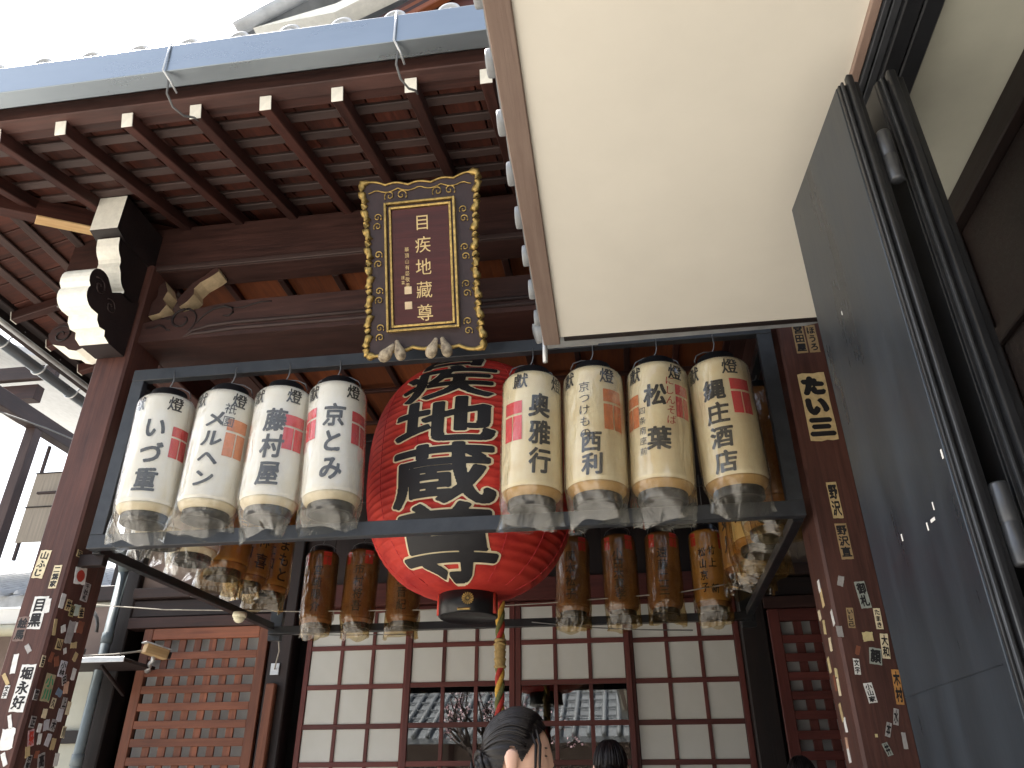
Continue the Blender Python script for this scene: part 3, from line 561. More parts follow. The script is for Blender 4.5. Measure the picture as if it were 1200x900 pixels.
# ================================================================ sliding doors and lattice doors
RAILS = [.60, 1.05, 1.30, 1.565, 1.858, 2.163, 2.497, 2.841, 3.18]
def shoji(x0, x1, y, glass, label):
    t = thing('sliding_door', label, 'sliding door', ((x0+x1)/2, y, .56), group='paper screen doors of the hall')
    sw = .05; zb, zt = .565, 3.205
    for a in (x0, x1 - sw): bx('stile', a + .001, a + sw - .001, y, y+.036, zb, zt, 'shoji', t, .003)
    cw = (x1 - x0 - 2*sw)/3
    for i, z in enumerate(RAILS):
        hh = .045 if i == 0 else .021
        zz = min(max(z, zb + hh), zt - hh)
        bx('rail', x0 + sw, x1 - sw, y+.002, y+.032, zz-hh, zz+hh, 'shoji', t, .003)
    for k in (1, 2):
        xm = x0 + sw + cw*k
        for i in range(1, len(RAILS)-1): bx('muntin', xm-.017, xm+.017, y+.004, y+.030, RAILS[i]+.0215, RAILS[i+1]-.0215, 'shoji', t, .003)
    for i in range(len(RAILS)-1):
        z0, z1 = RAILS[i] + .01, RAILS[i+1] - .01
        if i == 0: bx('kick_board', x0+sw-.005, x1-sw+.005, y+.012, y+.024, z0, z1, 'shoji', t, .002); continue
        for k in range(3):
            a = x0 + sw + cw*k; g = glass and i in (1, 2, 3, 4, 5)
            bx('glass_pane' if g else 'paper_pane', a+.004, a+cw-.004, y+.016 + .0006*k, y+.020 + .0006*k, z0, z1, 'glass' if g else 'shoji_paper', t, 0)
    return t
shoji(-3.015, -2.005, 7.205, False, 'paper screen door at the left end, all panes white, beside the lattice door')
shoji(-2.025, -1.020, 7.165, True, 'screen door left of the bell rope with clear lower panes mirroring roofs')
shoji(-1.015, .010, 7.165, True, 'screen door right of the bell rope with dark clear lower panes')
shoji(-.010, .975, 7.205, False, 'paper screen door at the right end with all panes white')
def lattice(x0, x1, z0, z1, label, mt='lattice'):
    t = thing('lattice_door', label, 'lattice door', ((x0+x1)/2, 7.12, z0)); y = 7.09; s = .095
    for a in (x0, x1 - s): bx('stile', a, a+s, y, y+.05, z0, z1, mt, t, .005)
    for a in (z0, z1 - .105): bx('rail', x0+s, x1-s, y+.001, y+.049, a, a+.105, mt, t, .005)
    n = round((x1-x0-2*s)/.153); p = (x1-x0-2*s)/n
    for k in range(1, n): bx('lattice_bar', x0+s+p*k-.036, x0+s+p*k+.036, y+.024, y+.044, z0+.105, z1-.105, mt, t, .003)
    m = round((z1-z0-.21)/.152); q = (z1-z0-.21)/m
    for k in range(1, m): bx('lattice_bar', x0+s, x1-s, y+.003, y+.0235, z0+.105+q*k-.034, z0+.105+q*k+.034, mt, t, .003)
    bx('backing_panel', x0+.05, x1-.05, y+.135, y+.14, z0+.05, z1-.05, 'wallg', t, 0)
lattice(-4.64, -3.36, .43, 3.05, 'reddish wooden lattice door left of the paper screens')
lattice(1.22, 2.28, .43, 3.05, 'shadowed wooden lattice door on the right behind the post', 'shoji')  # darker timber than the left door, shade put into its colour
bx('bar_prop', -3.29, -3.20, 7.03, 7.095, 1.80, 2.52, 'lattice', H, .01)
MB().box(-3.29, -3.21, 7.085, 7.099, 2.60, 2.70).build('anchor_plate', 'greymetal', H)

# ================================================================ lantern rack
RK = thing('lantern_rack', 'slate grey steel rack around the porch that carries the lanterns', 'rack', (-1.05, 4.0, 2.84))
def rb_(a, b, c, d, e, f): return bx('rack_bar', a, b, c, d, e, f, 'rack', RK, .003)
rb_(-3.094, .96, 3.975, 4.03, 3.958, 4.042); rb_(-3.094, .96, 3.975, 4.03, 2.838, 2.922)
rb_(-3.094, -3.009, 3.977, 4.028, 2.922, 3.958); rb_(.875, .96, 3.977, 4.028, 2.922, 3.958)
for z in (2.852, 3.972):
    beam('rack_bar', (-3.062, 4.03, z), (-2.945, 6.24, z), .055, .055, 'doorblack', RK, bev=.003); beam('rack_bar', (.925, 4.03, z), (.945, 6.24, z), .055, .055, 'doorblack', RK, bev=.003)
    beam('rack_bar', (-2.97, 6.27, z-.03), (.97, 6.27, z-.03), .06, .06, 'doorblack', RK, bev=.003)
for x in (-2.94, .94): beam('rack_bar', (x, 6.33, 2.75), (x, 6.33, 4.04), .11, .05, 'doorblack', RK, up=(0,1,0), bev=.003)
beam('rack_bar', (-3.19, 4.09, 2.80), (-3.03, 4.09, 2.80), .05, .07, 'darkwood', RK, bev=.003)

# ================================================================ paper lanterns
def bag_mesh(seed, mat, Rb=.172, fwd=.04):
    """a loose clear bag: follows the lantern in long folds, then narrows to a pinched hem below it"""
    rn = random.Random(seed); mb = MB(); seg = 72; ph = [rn.random()*6.28 for _ in range(12)]
    zs = [-.124, -.14, -.155, -.172, -.19, -.24, -.30, -.36, -.42, -.48, -.54, -.60, -.66, -.71, -.76, -.80, -.83, -.855, -.88, -.905, -.93, -.955, -.985, -1.02]
    drop = rn.uniform(.0, .05); ang = rn.uniform(-.5, .5); sq = .45 + rn.random()*.3
    ridge = [(rn.random()*6.28, rn.uniform(-1.2, 1.2), rn.uniform(.004, .011), rn.uniform(.08, .16)) for _ in range(6)]
    for i, z in enumerate(zs):
        t = max(0, (-.835 - z)/.165); lo = max(0, (-.30 - z)/.55)
        for k in range(seg):
            a = 2*math.pi*k/seg
            r = Rb*(1.028 if i > 4 else (.74, .90, .97, 1.01, 1.025)[i])
            if i > 4:
                r += .0016*math.sin(5*a + ph[0] + z*7) + .001*math.sin(11*a + ph[1] - z*9)
                for (a0, tw, am, wd) in ridge:
                    d = (a - a0 - tw*z + math.pi) % (2*math.pi) - math.pi; r += am*min(1.2, .15 + lo)*math.exp(-(d/wd)**2)
            zz = z - drop*t
            if t > 0:
                fold = abs(math.sin(2.5*a + ph[3])); f2 = math.sin(7*a + ph[4] + z*18)
                r *= 1 - t*(.06 + .16*fold + .07*f2)
                x, y = r*math.cos(a), r*math.sin(a); c_, s_ = math.cos(ang), math.sin(ang); u, w = x*c_ + y*s_, -x*s_ + y*c_
                w *= 1 - t*sq; u *= 1 + t*.12; x, y = u*c_ - w*s_, u*s_ + w*c_
                mb.v.append((x, y - fwd*min(1, t*1.5), zz + (.020*math.sin(2*a + ph[6]) + .008*math.sin(5*a + ph[7]))*t))
            else: mb.v.append((r*math.cos(a), r*math.sin(a), zz))
    for i in range(len(zs)-1):
        for k in range(seg): mb.f.append([i*seg+k, i*seg+(k+1) % seg, (i+1)*seg+(k+1) % seg, (i+1)*seg+k]); mb.m.append(0); mb.sm.append(True)
    return mb.mesh('plastic_bag', mat)
def body_prof(ribs=36, R0=.170, zt=-.125, zb=-.842, sh=.055):
    pr = []
    for i in range(ribs*2 + 1):
        t = i/(ribs*2); z = zt + (zb - zt)*t; d0, d1 = zt - z, z - zb
        r = R0
        if d0 < sh: r = R0*(.64 + .36*math.sqrt(max(0, 1 - (1 - d0/sh)**2)))
        if d1 < .02: r = R0*(.95 + .05*math.sqrt(max(0, 1 - (1 - d1/.02)**2)))
        pr.append((r - (.0055 if i % 2 else 0), z))
    return pr
BODY = {}
def lantern_body(mat, seg=44):
    if mat not in BODY: BODY[mat] = MB().lathe(body_prof(), seg).mesh('paper_body', mat)
    return BODY[mat]
capm = MB().lathe([(.0, -.072), (.098, -.072), (.106, -.078), (.106, -.125), (.115, -.132), (.0, -.133)], 28).mesh('top_cap', 'black')
bandm = {k: MB().lathe([(.158, -.8425), (.164, -.844), (.160, -.856), (.150, -.872), (.136, -.884), (.126, -.888)], 36).mesh('lower_band', v) for k, v in (('paper_w', 'band_w'), ('paper_c', 'paper_y'), ('paper_y', 'paper_b'), ('paper_b', 'paper_b'))}
ringm = MB().lathe([(.126, -.884), (.132, -.888), (.132, -.932), (.126, -.937), (.112, -.937), (.108, -.91), (.0, -.905)], 28).mesh('bottom_ring', 'black')
hp = [(-.13, 0, -.135), (-.136, 0, -.10), (-.12, 0, -.062), (-.07, 0, -.034), (0, 0, -.024), (.07, 0, -.034), (.12, 0, -.062), (.136, 0, -.10), (.13, 0, -.135)]
handm = MB().tube(hp, .0035, 6).mesh('wire_handle', 'wire')
hookm = MB().tube([(.004, .0, .095), (.006, 0, .03), (.0, 0, 0), (-.012, .004, -.018), (0, .004, -.034), (.012, 0, -.022)], .004, 6).mesh('hook', 'wire')
def wrap(phi0, Rw=.1722):
    def P(x, y):
        a = R(phi0) + x/Rw; return (Rw*math.sin(a), -Rw*math.cos(a), y)
    return P
def badge(mb, phi, z0, w, h, mi):
    P = wrap(phi, .1718)
    for (x0, x1, y0, y1) in ((-.5, .5, .68, 1), (-.5, -.03, 0, .62), (.03, .5, 0, .62)):
        n = 6
        for k in range(n):
            a, b = x0 + (x1-x0)*k/n, x0 + (x1-x0)*(k+1)/n
            mb.add([P(a*w, z0 + y0*h), P(b*w, z0 + y0*h), P(b*w, z0 + y1*h), P(a*w, z0 + y1*h)], [[0,1,2,3]], mi)
def lantern(loc, mat, label, group, cols, bdg=None, bag=('bag', 1), tilt=(0,0), phi=0, name='paper_lantern', scale=None, cord=0):
    """cols: list of (characters, angle from front, top z, char width, char height, pitch, ink index, boldness)"""
    t = thing(name, label, 'lantern', loc, (R(tilt[0]), R(tilt[1]), R(phi)), group); t.scale = scale or (1, 1, 1)
    WM[t] = Matrix.LocRotScale(t.location, t.rotation_euler, t.scale)
    if cord: MB().tube([(0, 0, .05), (0, 0, cord)], .004, 5).build('cord', 'wire', t, True)
    link('paper_body', lantern_body(mat), t, None, True); link('lower_band', bandm[mat], t, None, True); link('top_cap', capm, t, None, True); link('bottom_ring', ringm, t, None, True)
    hr = random.Random(label).uniform(-25, 25)
    link('wire_handle', handm, t, Matrix.Rotation(R(hr), 4, 'Z'), True); link('hook', hookm, t, None, True)
    for ii, nm, ml in ((0, 'lettering', 'ink'), (1, 'red_lettering', 'redink')):
        mb = MB()
        for c in cols:
            if c[6] == ii: letters(mb, c[0], wrap(c[1]), c[3]*1.06, c[4]*1.06, c[5], c[7], 84 if c[3] > .08 else 48, 0, c[2], 0, .06)
        if mb.v: mb.build(nm, ml, t, True)
    if bdg:
        for (ph, z0, w, h, bm_) in bdg:
            mb = MB(); badge(mb, ph, z0, w, h, 0); mb.build('badge', bm_, t, True)
    if bag: link('plastic_bag', bag_mesh(bag[1], bag[0]), t, None, True)
    return t
def main(s, phi, top=-.30, w=.125, p=None, h=None):
    p = p or .50/len(s); return (s, phi, top, w, h or p*.86, p, 0, .034)
def kento(a, b): return [('燈', a, -.165, .088, .092, .1, 0, .02), ('獻', b, -.165, .088, .092, .1, 0, .02)]
ZH = 3.955; YL = 3.955
FR = 'lanterns of the front row'
lantern((-2.785, YL, ZH-.055), 'paper_w', 'leftmost white lantern of the front row, three large characters and red badge', FR, [main('いづ重', 20)] + kento(50, -28), [(73, -.56, .12, .20, 'badge_r')], ('bag', 3), (1, -1.5))
lantern((-2.365, YL, ZH-.06), 'paper_w', 'white front row lantern with a faded orange badge, second from the left', FR, [main('メルヘン', 12, -.29, .12), ('祇園', 37, -.235, .07, .07, .085, 0, .02)] + kento(52, -32), [(58, -.58, .13, .24, 'badge_o')], ('bag', 11), (.5, .6))
lantern((-2.0, YL, ZH-.065), 'paper_w', 'white front row lantern third from the left, wide red badge', FR, [main('藤村屋', 14)] + kento(45, -33), [(54, -.56, .13, .22, 'badge_r')], ('bag', 21), (.3, -.6))
lantern((-1.665, YL, ZH-.065), 'paper_w', 'white front row lantern touching the big red lantern on its left', FR, [main('京とみ', 16)] + kento(54, -35), [(74, -.55, .13, .21, 'badge_r'), (-38, -.52, .10, .2, 'badge_r')], ('bag', 34), (-.4, -3.4))
lantern((-.455, YL, ZH-.09), 'paper_c', 'cream front row lantern overlapping the right side of the big red lantern', FR, [main('奥雅行', 22, -.29, .12)] + kento(62, -16), [(-32, -.58, .12, .24, 'badge_r')], ('bag', 47), (.6, .9))
lantern((-.095, YL, ZH-.09), 'paper_c', 'cream front row lantern with a small column over two large characters', FR, [('京つけもの', -16, -.25, .066, .064, .072, 0, .02), ('西利', -6, -.56, .115, .12, .13, 0, .034)] + kento(30, -52), [(40, -.55, .12, .25, 'badge_o')], ('bag', 52), (-.3, .9))
lantern((.28, YL, ZH-.09), 'paper_c', 'cream front row lantern with a column of red characters', FR, [('松', -8, -.30, .125, .13, .13, 0, .034), ('葉', -4, -.56, .125, .13, .13, 0, .034), ('にしんそば', 21, -.245, .055, .055, .06, 1, .02), ('四条南座前', -34, -.42, .042, .045, .06, 0, .014)] + kento(34, -50), [(48, -.49, .10, .2, 'badge_r'), (-58, -.54, .1, .2, 'badge_o')], ('bag', 66), (.4, 2.6))
lantern((.615, YL, ZH-.09), 'paper_c', 'rightmost cream lantern of the front row in a loose plastic bag', FR, [main('縄庄酒店', -22, -.28, .12, .14)] + kento(14, -62), [(28, -.50, .12, .21, 'badge_r')], ('bag', 71), (.8, -1.2))
BR_ = 'lanterns of the back row'
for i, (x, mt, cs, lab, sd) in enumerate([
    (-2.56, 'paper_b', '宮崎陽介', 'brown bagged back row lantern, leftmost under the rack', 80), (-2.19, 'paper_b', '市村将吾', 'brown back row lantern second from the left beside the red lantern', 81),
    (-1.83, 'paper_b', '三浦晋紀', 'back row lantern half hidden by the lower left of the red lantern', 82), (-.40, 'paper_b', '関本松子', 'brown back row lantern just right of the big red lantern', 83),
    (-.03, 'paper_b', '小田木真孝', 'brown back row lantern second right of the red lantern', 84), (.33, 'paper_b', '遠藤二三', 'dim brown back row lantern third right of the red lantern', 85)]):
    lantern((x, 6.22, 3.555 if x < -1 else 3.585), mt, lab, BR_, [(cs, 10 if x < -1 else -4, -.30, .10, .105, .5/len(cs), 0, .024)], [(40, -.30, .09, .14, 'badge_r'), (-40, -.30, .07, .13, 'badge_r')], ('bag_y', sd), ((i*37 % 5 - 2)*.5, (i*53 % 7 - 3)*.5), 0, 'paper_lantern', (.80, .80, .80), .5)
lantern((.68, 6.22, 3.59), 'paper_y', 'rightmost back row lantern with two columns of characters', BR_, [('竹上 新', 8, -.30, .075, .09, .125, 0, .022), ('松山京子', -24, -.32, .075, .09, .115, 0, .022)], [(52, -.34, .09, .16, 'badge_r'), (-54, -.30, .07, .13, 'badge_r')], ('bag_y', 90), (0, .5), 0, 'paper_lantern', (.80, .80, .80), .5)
SLB = 'lanterns of the left side row'
for i, (y, mt, cs, lab) in enumerate([(4.46, 'paper_w', '山田', 'white lantern nearest the left post in the side row'), (4.86, 'paper_w', '豊', 'white lantern second from the left post in the side row'), (5.25, 'paper_y', '大豆', 'amber side row lantern third behind the left post'),
                                      (5.60, 'paper_y', '小林喜', 'amber side row lantern fourth behind the left post'), (5.93, 'paper_y', 'やまもと', 'amber side row lantern nearest the back corner on the left')]):
    lantern((-2.99 + (y-4)*.05, y, 3.93), mt, lab, SLB, [(cs, 62, -.32, .11, .115, .5/max(3, len(cs)), 0, .026), ('辻和', 20, -.50, .09, .1, .12, 0, .024)] if mt == 'paper_y' else [(cs, 62, -.3, .12, .12, .15, 0, .026)], None, ('bag' if mt == 'paper_w' else 'bag_y', 100+i), (0, i % 2 - .5))
SRB = 'lanterns of the right side row'
for i, (y, mt, cs, lab) in enumerate([(4.46, 'paper_b', '清水', 'dark bagged side lantern next to the right post'), (4.84, 'paper_c', '宇野', 'cream side lantern second behind the right post'), (5.21, 'paper_c', '大六', 'cream side lantern third behind the right post'),
                                      (5.56, 'paper_y', '丸太', 'amber side lantern fourth behind the right post'), (5.90, 'paper_y', '好川', 'amber side lantern nearest the back corner on the right')]):
    lantern((.93, y, 3.93), mt, lab, SRB, [(cs, -45, -.42, .12, .13, .17, 0, .028)], None, ('bag_y' if i != 1 else 'bag', 120+i), (0, .5 - i % 2))

# ---- the big red lantern
BL = thing('giant_lantern', 'giant red paper lantern with bold black characters outlined in cream', 'lantern', (-.99, 4.86, 2.565))
BH, BRr = .80, .705
def bprof(t): return .182 + (BRr - .182)*max(0, 1 - abs(t)**2.7)**.56
zc = 3.50
mb = MB(); NR = 34; pr = []
for i in range(NR*3 + 1):
    tt = -1 + 2*i/(NR*3); r = bprof(tt); ph = (i % 3)/3
    pr.append((r - (.017*min(1, (r-.12)*4) if i % 3 == 0 else 0), zc + BH*tt))
mb.lathe(pr, 112, (-.99, 4.86, 0)); mb.build('paper_body', 'red_paper', BL)
def bigP(phi, lift):
    def P(x, y):          # y: arc position measured as height parameter, x: arc length
        z = min(max(y, zc - BH*.995), zc + BH*.995); tt = (z - zc)/BH; r = bprof(tt)
        e = .02; r2 = bprof(min(.999, tt + e)); sl_ = (r2 - r)/(e*BH); nn = math.hypot(1, sl_)
        a = R(phi) + x/max(.45, r*.9); k = ((tt + 1)*.5*NR) % 1; groove = .0
        rr = r + lift/nn + groove
        return (-.99 + rr*math.sin(a), 4.86 - rr*math.cos(a), z - lift*sl_/nn)
    return P
chars = [('目', 4.17, .20, .46), ('疾', 3.925, .275, .53), ('地', 3.62, .30, .56), ('蔵', 3.275, .345, .56), ('尊', 2.905, .36, .54)]
for bold, lift, mt, nm in ((.050, .004, 'paper_c', 'letter_outline'), (.0265, .008, 'ink', 'letter')):
    for ch, z0, hh, ww in chars:
        mb = MB(); v, f = glyph(ch, bold, 150); P = bigP(-4.5, lift); mb.add([P(p[0]*ww*1.1, z0 + p[1]*hh*1.1) for p in v], f, 0); mb.build(nm, mt, BL)
for k in range(14):   # paper seams
    a = 2*math.pi*(k + .3)/14; MB().tube([(-.99 + (bprof(t)+.0004)*math.sin(a), 4.86 - (bprof(t)+.0004)*math.cos(a), zc + BH*t) for t in [-.97 + 1.94*j/30 for j in range(31)]], .0022, 4).build('paper_seam', 'badge_r', BL)
rg = MB().lathe([(.0, 2.572), (.17, 2.572), (.180, 2.565), (.188, 2.572), (.188, 2.705), (.178, 2.711), (.0, 2.711)], 40, (-.99, 4.86, 0)).build('bottom_ring', 'black', BL)
MB().lathe([(.0, 4.255), (.19, 4.255), (.2, 4.27), (.2, 4.36), (.0, 4.365)], 40, (-.99, 4.86, 0)).build('top_ring', 'black', BL)
ca = R(10); cx, cy = -.99 + .1885*math.sin(ca), 4.86 - .1885*math.cos(ca); cr = MB()
for k in range(16):
    a = 2*math.pi*k/16; b0, b1 = a - .17, a + .17
    def Q(r, b, d=.004): return (cx + r*math.cos(b)*math.cos(ca) + d*math.sin(ca), cy + r*math.cos(b)*math.sin(ca) - d*math.cos(ca), 2.645 + r*math.sin(b))
    cr.add([Q(.010, a), Q(.034, b0), Q(.039, a, .006), Q(.034, b1)], [[0,1,2,3]]); 
cr.add([Q(.009, 2*math.pi*k/12, .007) for k in range(12)], [list(range(12))])
cr.build('gold_crest', 'gold', rg)
MB().tube([(-1.02 + .009*k, 4.674, 2.582) for k in range(10)], .008, 6).build('gold_fringe', 'gold', rg)
for x in (-1.165, -.815): MB().tube([(x, 4.80, 2.715), (x, 4.80, 2.64), (x + .004, 4.80, 2.575)], [.012, .014, .018], 8).build('tassel', 'redink', rg)
MB().tube([(-.99, 4.86, 4.36), (-.99, 4.86, 4.9)], .02, 8).build('hanging_rod', 'cable', BL)

# ---- bell rope
BRP = thing('bell_rope', 'twisted red and ochre bell rope bound with hemp below the red lantern', 'rope', (-.902, 5.6, 1.2))
for k, m_ in enumerate(('rope_r', 'rope_y', 'rope_g')):
    pts = []
    for i in range(150):
        z = 1.2 + 3.5*i/149; a = z*26 + k*2.094; pts.append((-.902 + .017*math.cos(a), 5.6 + .017*math.sin(a), z))
    MB().tube(pts, .0185, 7).build('strand', m_, BRP)
bp_ = [(.0, 2.375)] + [(.037 + .005*(i % 2) + .003*math.sin(i*1.7), 2.375 + .0125*i) for i in range(17)] + [(.0, 2.58)]
MB().lathe(bp_, 20, (-.902, 5.6, 0)).build('hemp_binding', 'hemp', BRP)
MB().tube([(-.902 + .04*math.cos(a), 5.6 + .04*math.sin(a), 2.54 + .006*math.sin(a*3)) for a in [i*.5 for i in range(13)]], .008, 6).build('hemp_knot', 'hemp', BRP)

# ---- name plaque, leaning out at the top
PQ = thing('name_plaque', 'tall dark red name plaque with gilt scalloped frame and gold characters', 'plaque', (-1.03, 3.62, 3.785), (R(20), 0, 0))
Wp, Hp = .335, 1.05
ol = []
def side(n, a, b, bulge, nx, nz):
    for i in range(n):
        for j in range(6):
            t = (i + j/6)/n; k = abs(math.sin(math.pi*t*n)); e = 4*t*(1-t)
            ol.append((a[0] + (b[0]-a[0])*t + nx*(bulge*k - .035*e), a[1] + (b[1]-a[1])*t + nz*(bulge*k - .035*e)))
side(5, (-Wp, 0), (Wp, 0), .016, 0, -1); side(9, (Wp, 0), (Wp+.01, Hp), .016, 1, 0); side(5, (Wp+.01, Hp), (-Wp-.01, Hp), .016, 0, 1); side(9, (-Wp-.01, Hp), (-Wp, 0), .016, -1, 0)
MB().prism(ol, 'Y', .0, .045).build('border', 'plaque_b', PQ, True, bevel=.004)
mb = MB(); ring = [(p[0], -.004, p[1]) for p in ol] + [(ol[0][0], -.004, ol[0][1])]
mb.tube(ring, [(.021 + .005*math.sin(i*2.1)) if abs(p[0]) > .30 else (.011 if p[2] < .5 else .007) for i, p in enumerate(ring)], 8); mb.build('gilt_edge', 'gold', PQ, True)
ix, iz0, iz1 = .212, .125, .905
bxl = lambda nm, a, b, c, d, e, f, m_: MB().box(a, b, c, d, e, f).build(nm, m_, PQ, True, bevel=.003)
for dd, w_, y0 in ((0, .013, -.034), (.026, .013, -.022)):
    a = ix - dd
    bxl('gilt_rail', -a, -a+w_, y0, 0, iz0+dd, iz1-dd, 'gold'); bxl('gilt_rail', a-w_, a, y0, 0, iz0+dd, iz1-dd, 'gold')
    bxl('gilt_rail', -a+w_, a-w_, y0, 0, iz0+dd, iz0+dd+w_, 'gold'); bxl('gilt_rail', -a+w_, a-w_, y0, 0, iz1-dd-w_, iz1-dd, 'gold')
for a, b, c, d in ((-ix+.013, -ix+.026, iz0+.013, iz1-.013), (ix-.026, ix-.013, iz0+.013, iz1-.013)): bxl('frame_groove', a, b, -.014, 0, c, d, 'plaque_b')
for c in (iz0+.0135, iz1-.0255): bxl('frame_groove', -ix+.026, ix-.026, -.014, 0, c, c+.012, 'plaque_b')
bxl('panel', -ix+.04, ix-.04, -.010, -.001, iz0+.04, iz1-.04, 'plaque')
mb = MB(); letters(mb, '目疾地藏尊', lambda x, y: (x + .012, -.013, y), .098, .105, .136, .0, 64, 0, .838); mb.build('gold_characters', 'goldpaint', PQ, True)
mb = MB(); letters(mb, '華頂山有晏敬書', lambda x, y: (x - .085, -.013, y), .028, .03, .036, .0, 36, 0, .63); letters(mb, '謹書', lambda x, y: (x - .112, -.013, y), .022, .024, .03, .0, 36, 0, .46); mb.build('small_characters', 'goldpaint', PQ, True)
for z in (.345, .255): bxl('seal', -.105, -.062, -.0135, -.009, z, z+.045, 'cream_carve')
def scroll2(cx, cz, r, fl, par):
    sp = spiral(0, 0, .004, r, 2.2, 1.25, 22); MB().tube([(cx + fl*p[0], -.006, cz + p[1]) for p in sp], .0036, 6).build('gilt_scroll', 'gold', par, True)
for z in (.13, .35, .57, .80):
    for sg_ in (-1, 1):
        scroll2(sg_*.258, z + .028, .026, sg_, PQ); scroll2(sg_*.258, z - .028, .026, -sg_, PQ)
for x in (-.145, .145): scroll2(x - .036, .955, .034, 1, PQ); scroll2(x + .036, .955, .034, -1, PQ)
MB().tube([(x, -.006, 1.0 - .02*abs(math.sin(x*24))) for x in [-.31 + .02*i for i in range(32)]], .0038, 6).build('gilt_scroll', 'gold', PQ, True)
for i, (x, rz_, sx) in enumerate(((-.235, 40, 1.15), (-.125, -16, 1), (.04, 24, 1.05), (.145, -20, 1))):
    mb = MB(); pr_ = [(.002, .125), (.014, .118), (.018, .10), (.024, .08), (.037, .05), (.041, .025), (.035, .0), (.022, -.016), (.002, -.022)]
    mb.lathe(pr_, 14); c_, s_ = math.cos(R(rz_)), math.sin(R(rz_))
    mb.v = [((p[0]*c_ + p[2]*s_)*sx*.8 + x, p[1]*.8 - .045, (-p[0]*s_ + p[2]*c_)*.85 - .03) for p in mb.v]
    mb.build('carved_foot', 'mottle', PQ, True)
MB().tube([(-.2, .05, 1.0), (-.2, .42, .92)], .008, 6).build('stay', 'cable', PQ, True); MB().tube([(.2, .05, 1.0), (.2, .42, .92)], .008, 6).build('stay', 'cable', PQ, True)

# ================================================================ small fittings of the porch
t = thing('dome_camera', 'small ivory dome camera under the left side rail of the rack', 'camera', (-2.86, 5.5, 2.76))
MB().lathe([(.0, .0), (.05, .0), (.052, -.02), (.048, -.035), (.0, -.036)], 24, (-2.86, 5.5, 2.80)).build('base', 'ivory', t)
MB().lathe([(.042*math.cos(R(a)), -.042*math.sin(R(a))) for a in range(0, 90, 11)] + [(0.0005, -.042)], 24, (-2.86, 5.5, 2.766)).build('dome', 'ivory', t)
t = thing('box_camera', 'boxy beige surveillance camera on an arm beside the lattice door', 'camera', (-4.33, 6.9, 2.72))
beam('housing', (-4.36, 6.72, 2.80), (-4.24, 6.90, 2.765), .085, .085, 'pale', t); beam('hood', (-4.37, 6.70, 2.850), (-4.23, 6.91, 2.812), .10, .01, 'greymetal', t)
beam('lens', (-4.235, 6.905, 2.764), (-4.22, 6.925, 2.76), .06, .06, 'black', t)
MB().tube([(-4.42, 6.95, 2.68), (-4.38, 6.88, 2.69), (-4.33, 6.84, 2.71), (-4.32, 6.82, 2.75)], .018, 8).build('arm', 'greymetal', t)
MB().tube([(-4.5, 7.06, 2.66), (-4.42, 6.95, 2.68)], [.03, .02], 8).build('wall_mount', 'greymetal', t)
t = thing('drain_pipe', 'grey blue downpipe on the wall at the far left', 'pipe', (-4.94, 7.0, 0))
MB().tube([(-4.94, 6.98, 0), (-4.94, 6.98, 3.6)], .046, 18).build('pipe', 'pvc', t)
for z in (2.95, 1.9): MB().lathe([(.047, z-.05), (.053, z-.048), (.053, z+.048), (.047, z+.05)], 18, (-4.94, 6.98, 0)).build('collar', 'pvc', t)
MB().tube([(-4.94, 6.98, 3.6), (-4.94, 6.9, 3.75), (-4.96, 6.3, 4.2), (-4.99, 5.9, 4.85)], .05, 14).build('upper_bend', 'pvc', t)
t = thing('cable_loop', 'loops of grey cable hanging beside the downpipe', 'cable', (-5.1, 6.8, 2.75))
for k in range(3):
    MB().tube([(-5.12 + (.16+.02*k)*math.cos(a) - .02*k, 6.82 + .01*k, 2.98 + (.20+.02*k)*math.sin(a)) for a in [i*.3 for i in range(19)]], .009, 6).build('coil', 'cable', t)
MB().tube([(-5.3, 6.82, 2.80), (-5.0, 6.8, 2.76), (-4.7, 6.8, 2.765), (-4.45, 6.85, 2.80)], .010, 6).build('tail', 'cord', t)
t = thing('wall_shelf', 'dark shelf with a pale edge under the cables at left', 'shelf', (-4.85, 6.6, 2.6))
bx('board', -5.5, -4.42, 6.55, 7.05, 2.66, 2.69, 'darkwood', t, .003); bx('edge_strip', -5.5, -4.42, 6.54, 6.548, 2.655, 2.70, 'greymetal', t, .002)
for x in (-5.3, -4.7): beam('bracket', (x, 7.08, 2.45), (x, 6.65, 2.645), .03, .03, 'darkwood', t)
t = thing('side_wall', 'pale plaster wall strip with dark timber beyond the downpipe', 'wall', (-5.4, 7.2, 0))
bx('plaster', -5.62, -5.06, 7.19, 7.23, 0, 3.35, 'plaster_g', t, .002); bx('stud', -5.80, -5.62, 7.12, 7.26, 0, 3.5, 'wood', t); bx('rail', -5.62, -5.06, 7.14, 7.19, 2.05, 2.16, 'darkwood', t); bx('top_plate', -5.8, -5.06, 7.12, 7.26, 3.35, 3.5, 'darkwood', t)
bx('upper_panel', -5.62, -5.06, 7.17, 7.188, 2.70, 3.30, 'wallb', t, .002)
t = thing('tie_cord', 'thin pale cord stretched across the porch below the lanterns', 'cord', (-1.5, 6.2, 2.94))
pts = [(-4.6, 6.1, 3.06), (-3.9, 6.14, 3.0), (-2.63, 6.15, 2.945), (-1.6, 6.15, 2.925), (-.63, 6.15, 2.945), (.4, 6.15, 2.99), (1.02, 6.0, 3.04)]
MB().tube(pts, .0045, 6).build('cord', 'cord', t)
MB().tube([(.80, 6.08, 3.015), (.86, 6.06, 2.99), (.88, 6.05, 3.02), (.84, 6.06, 3.04), (.92, 6.03, 3.03), (1.0, 6.0, 3.05)], .006, 6).build('knot', 'cord', t)
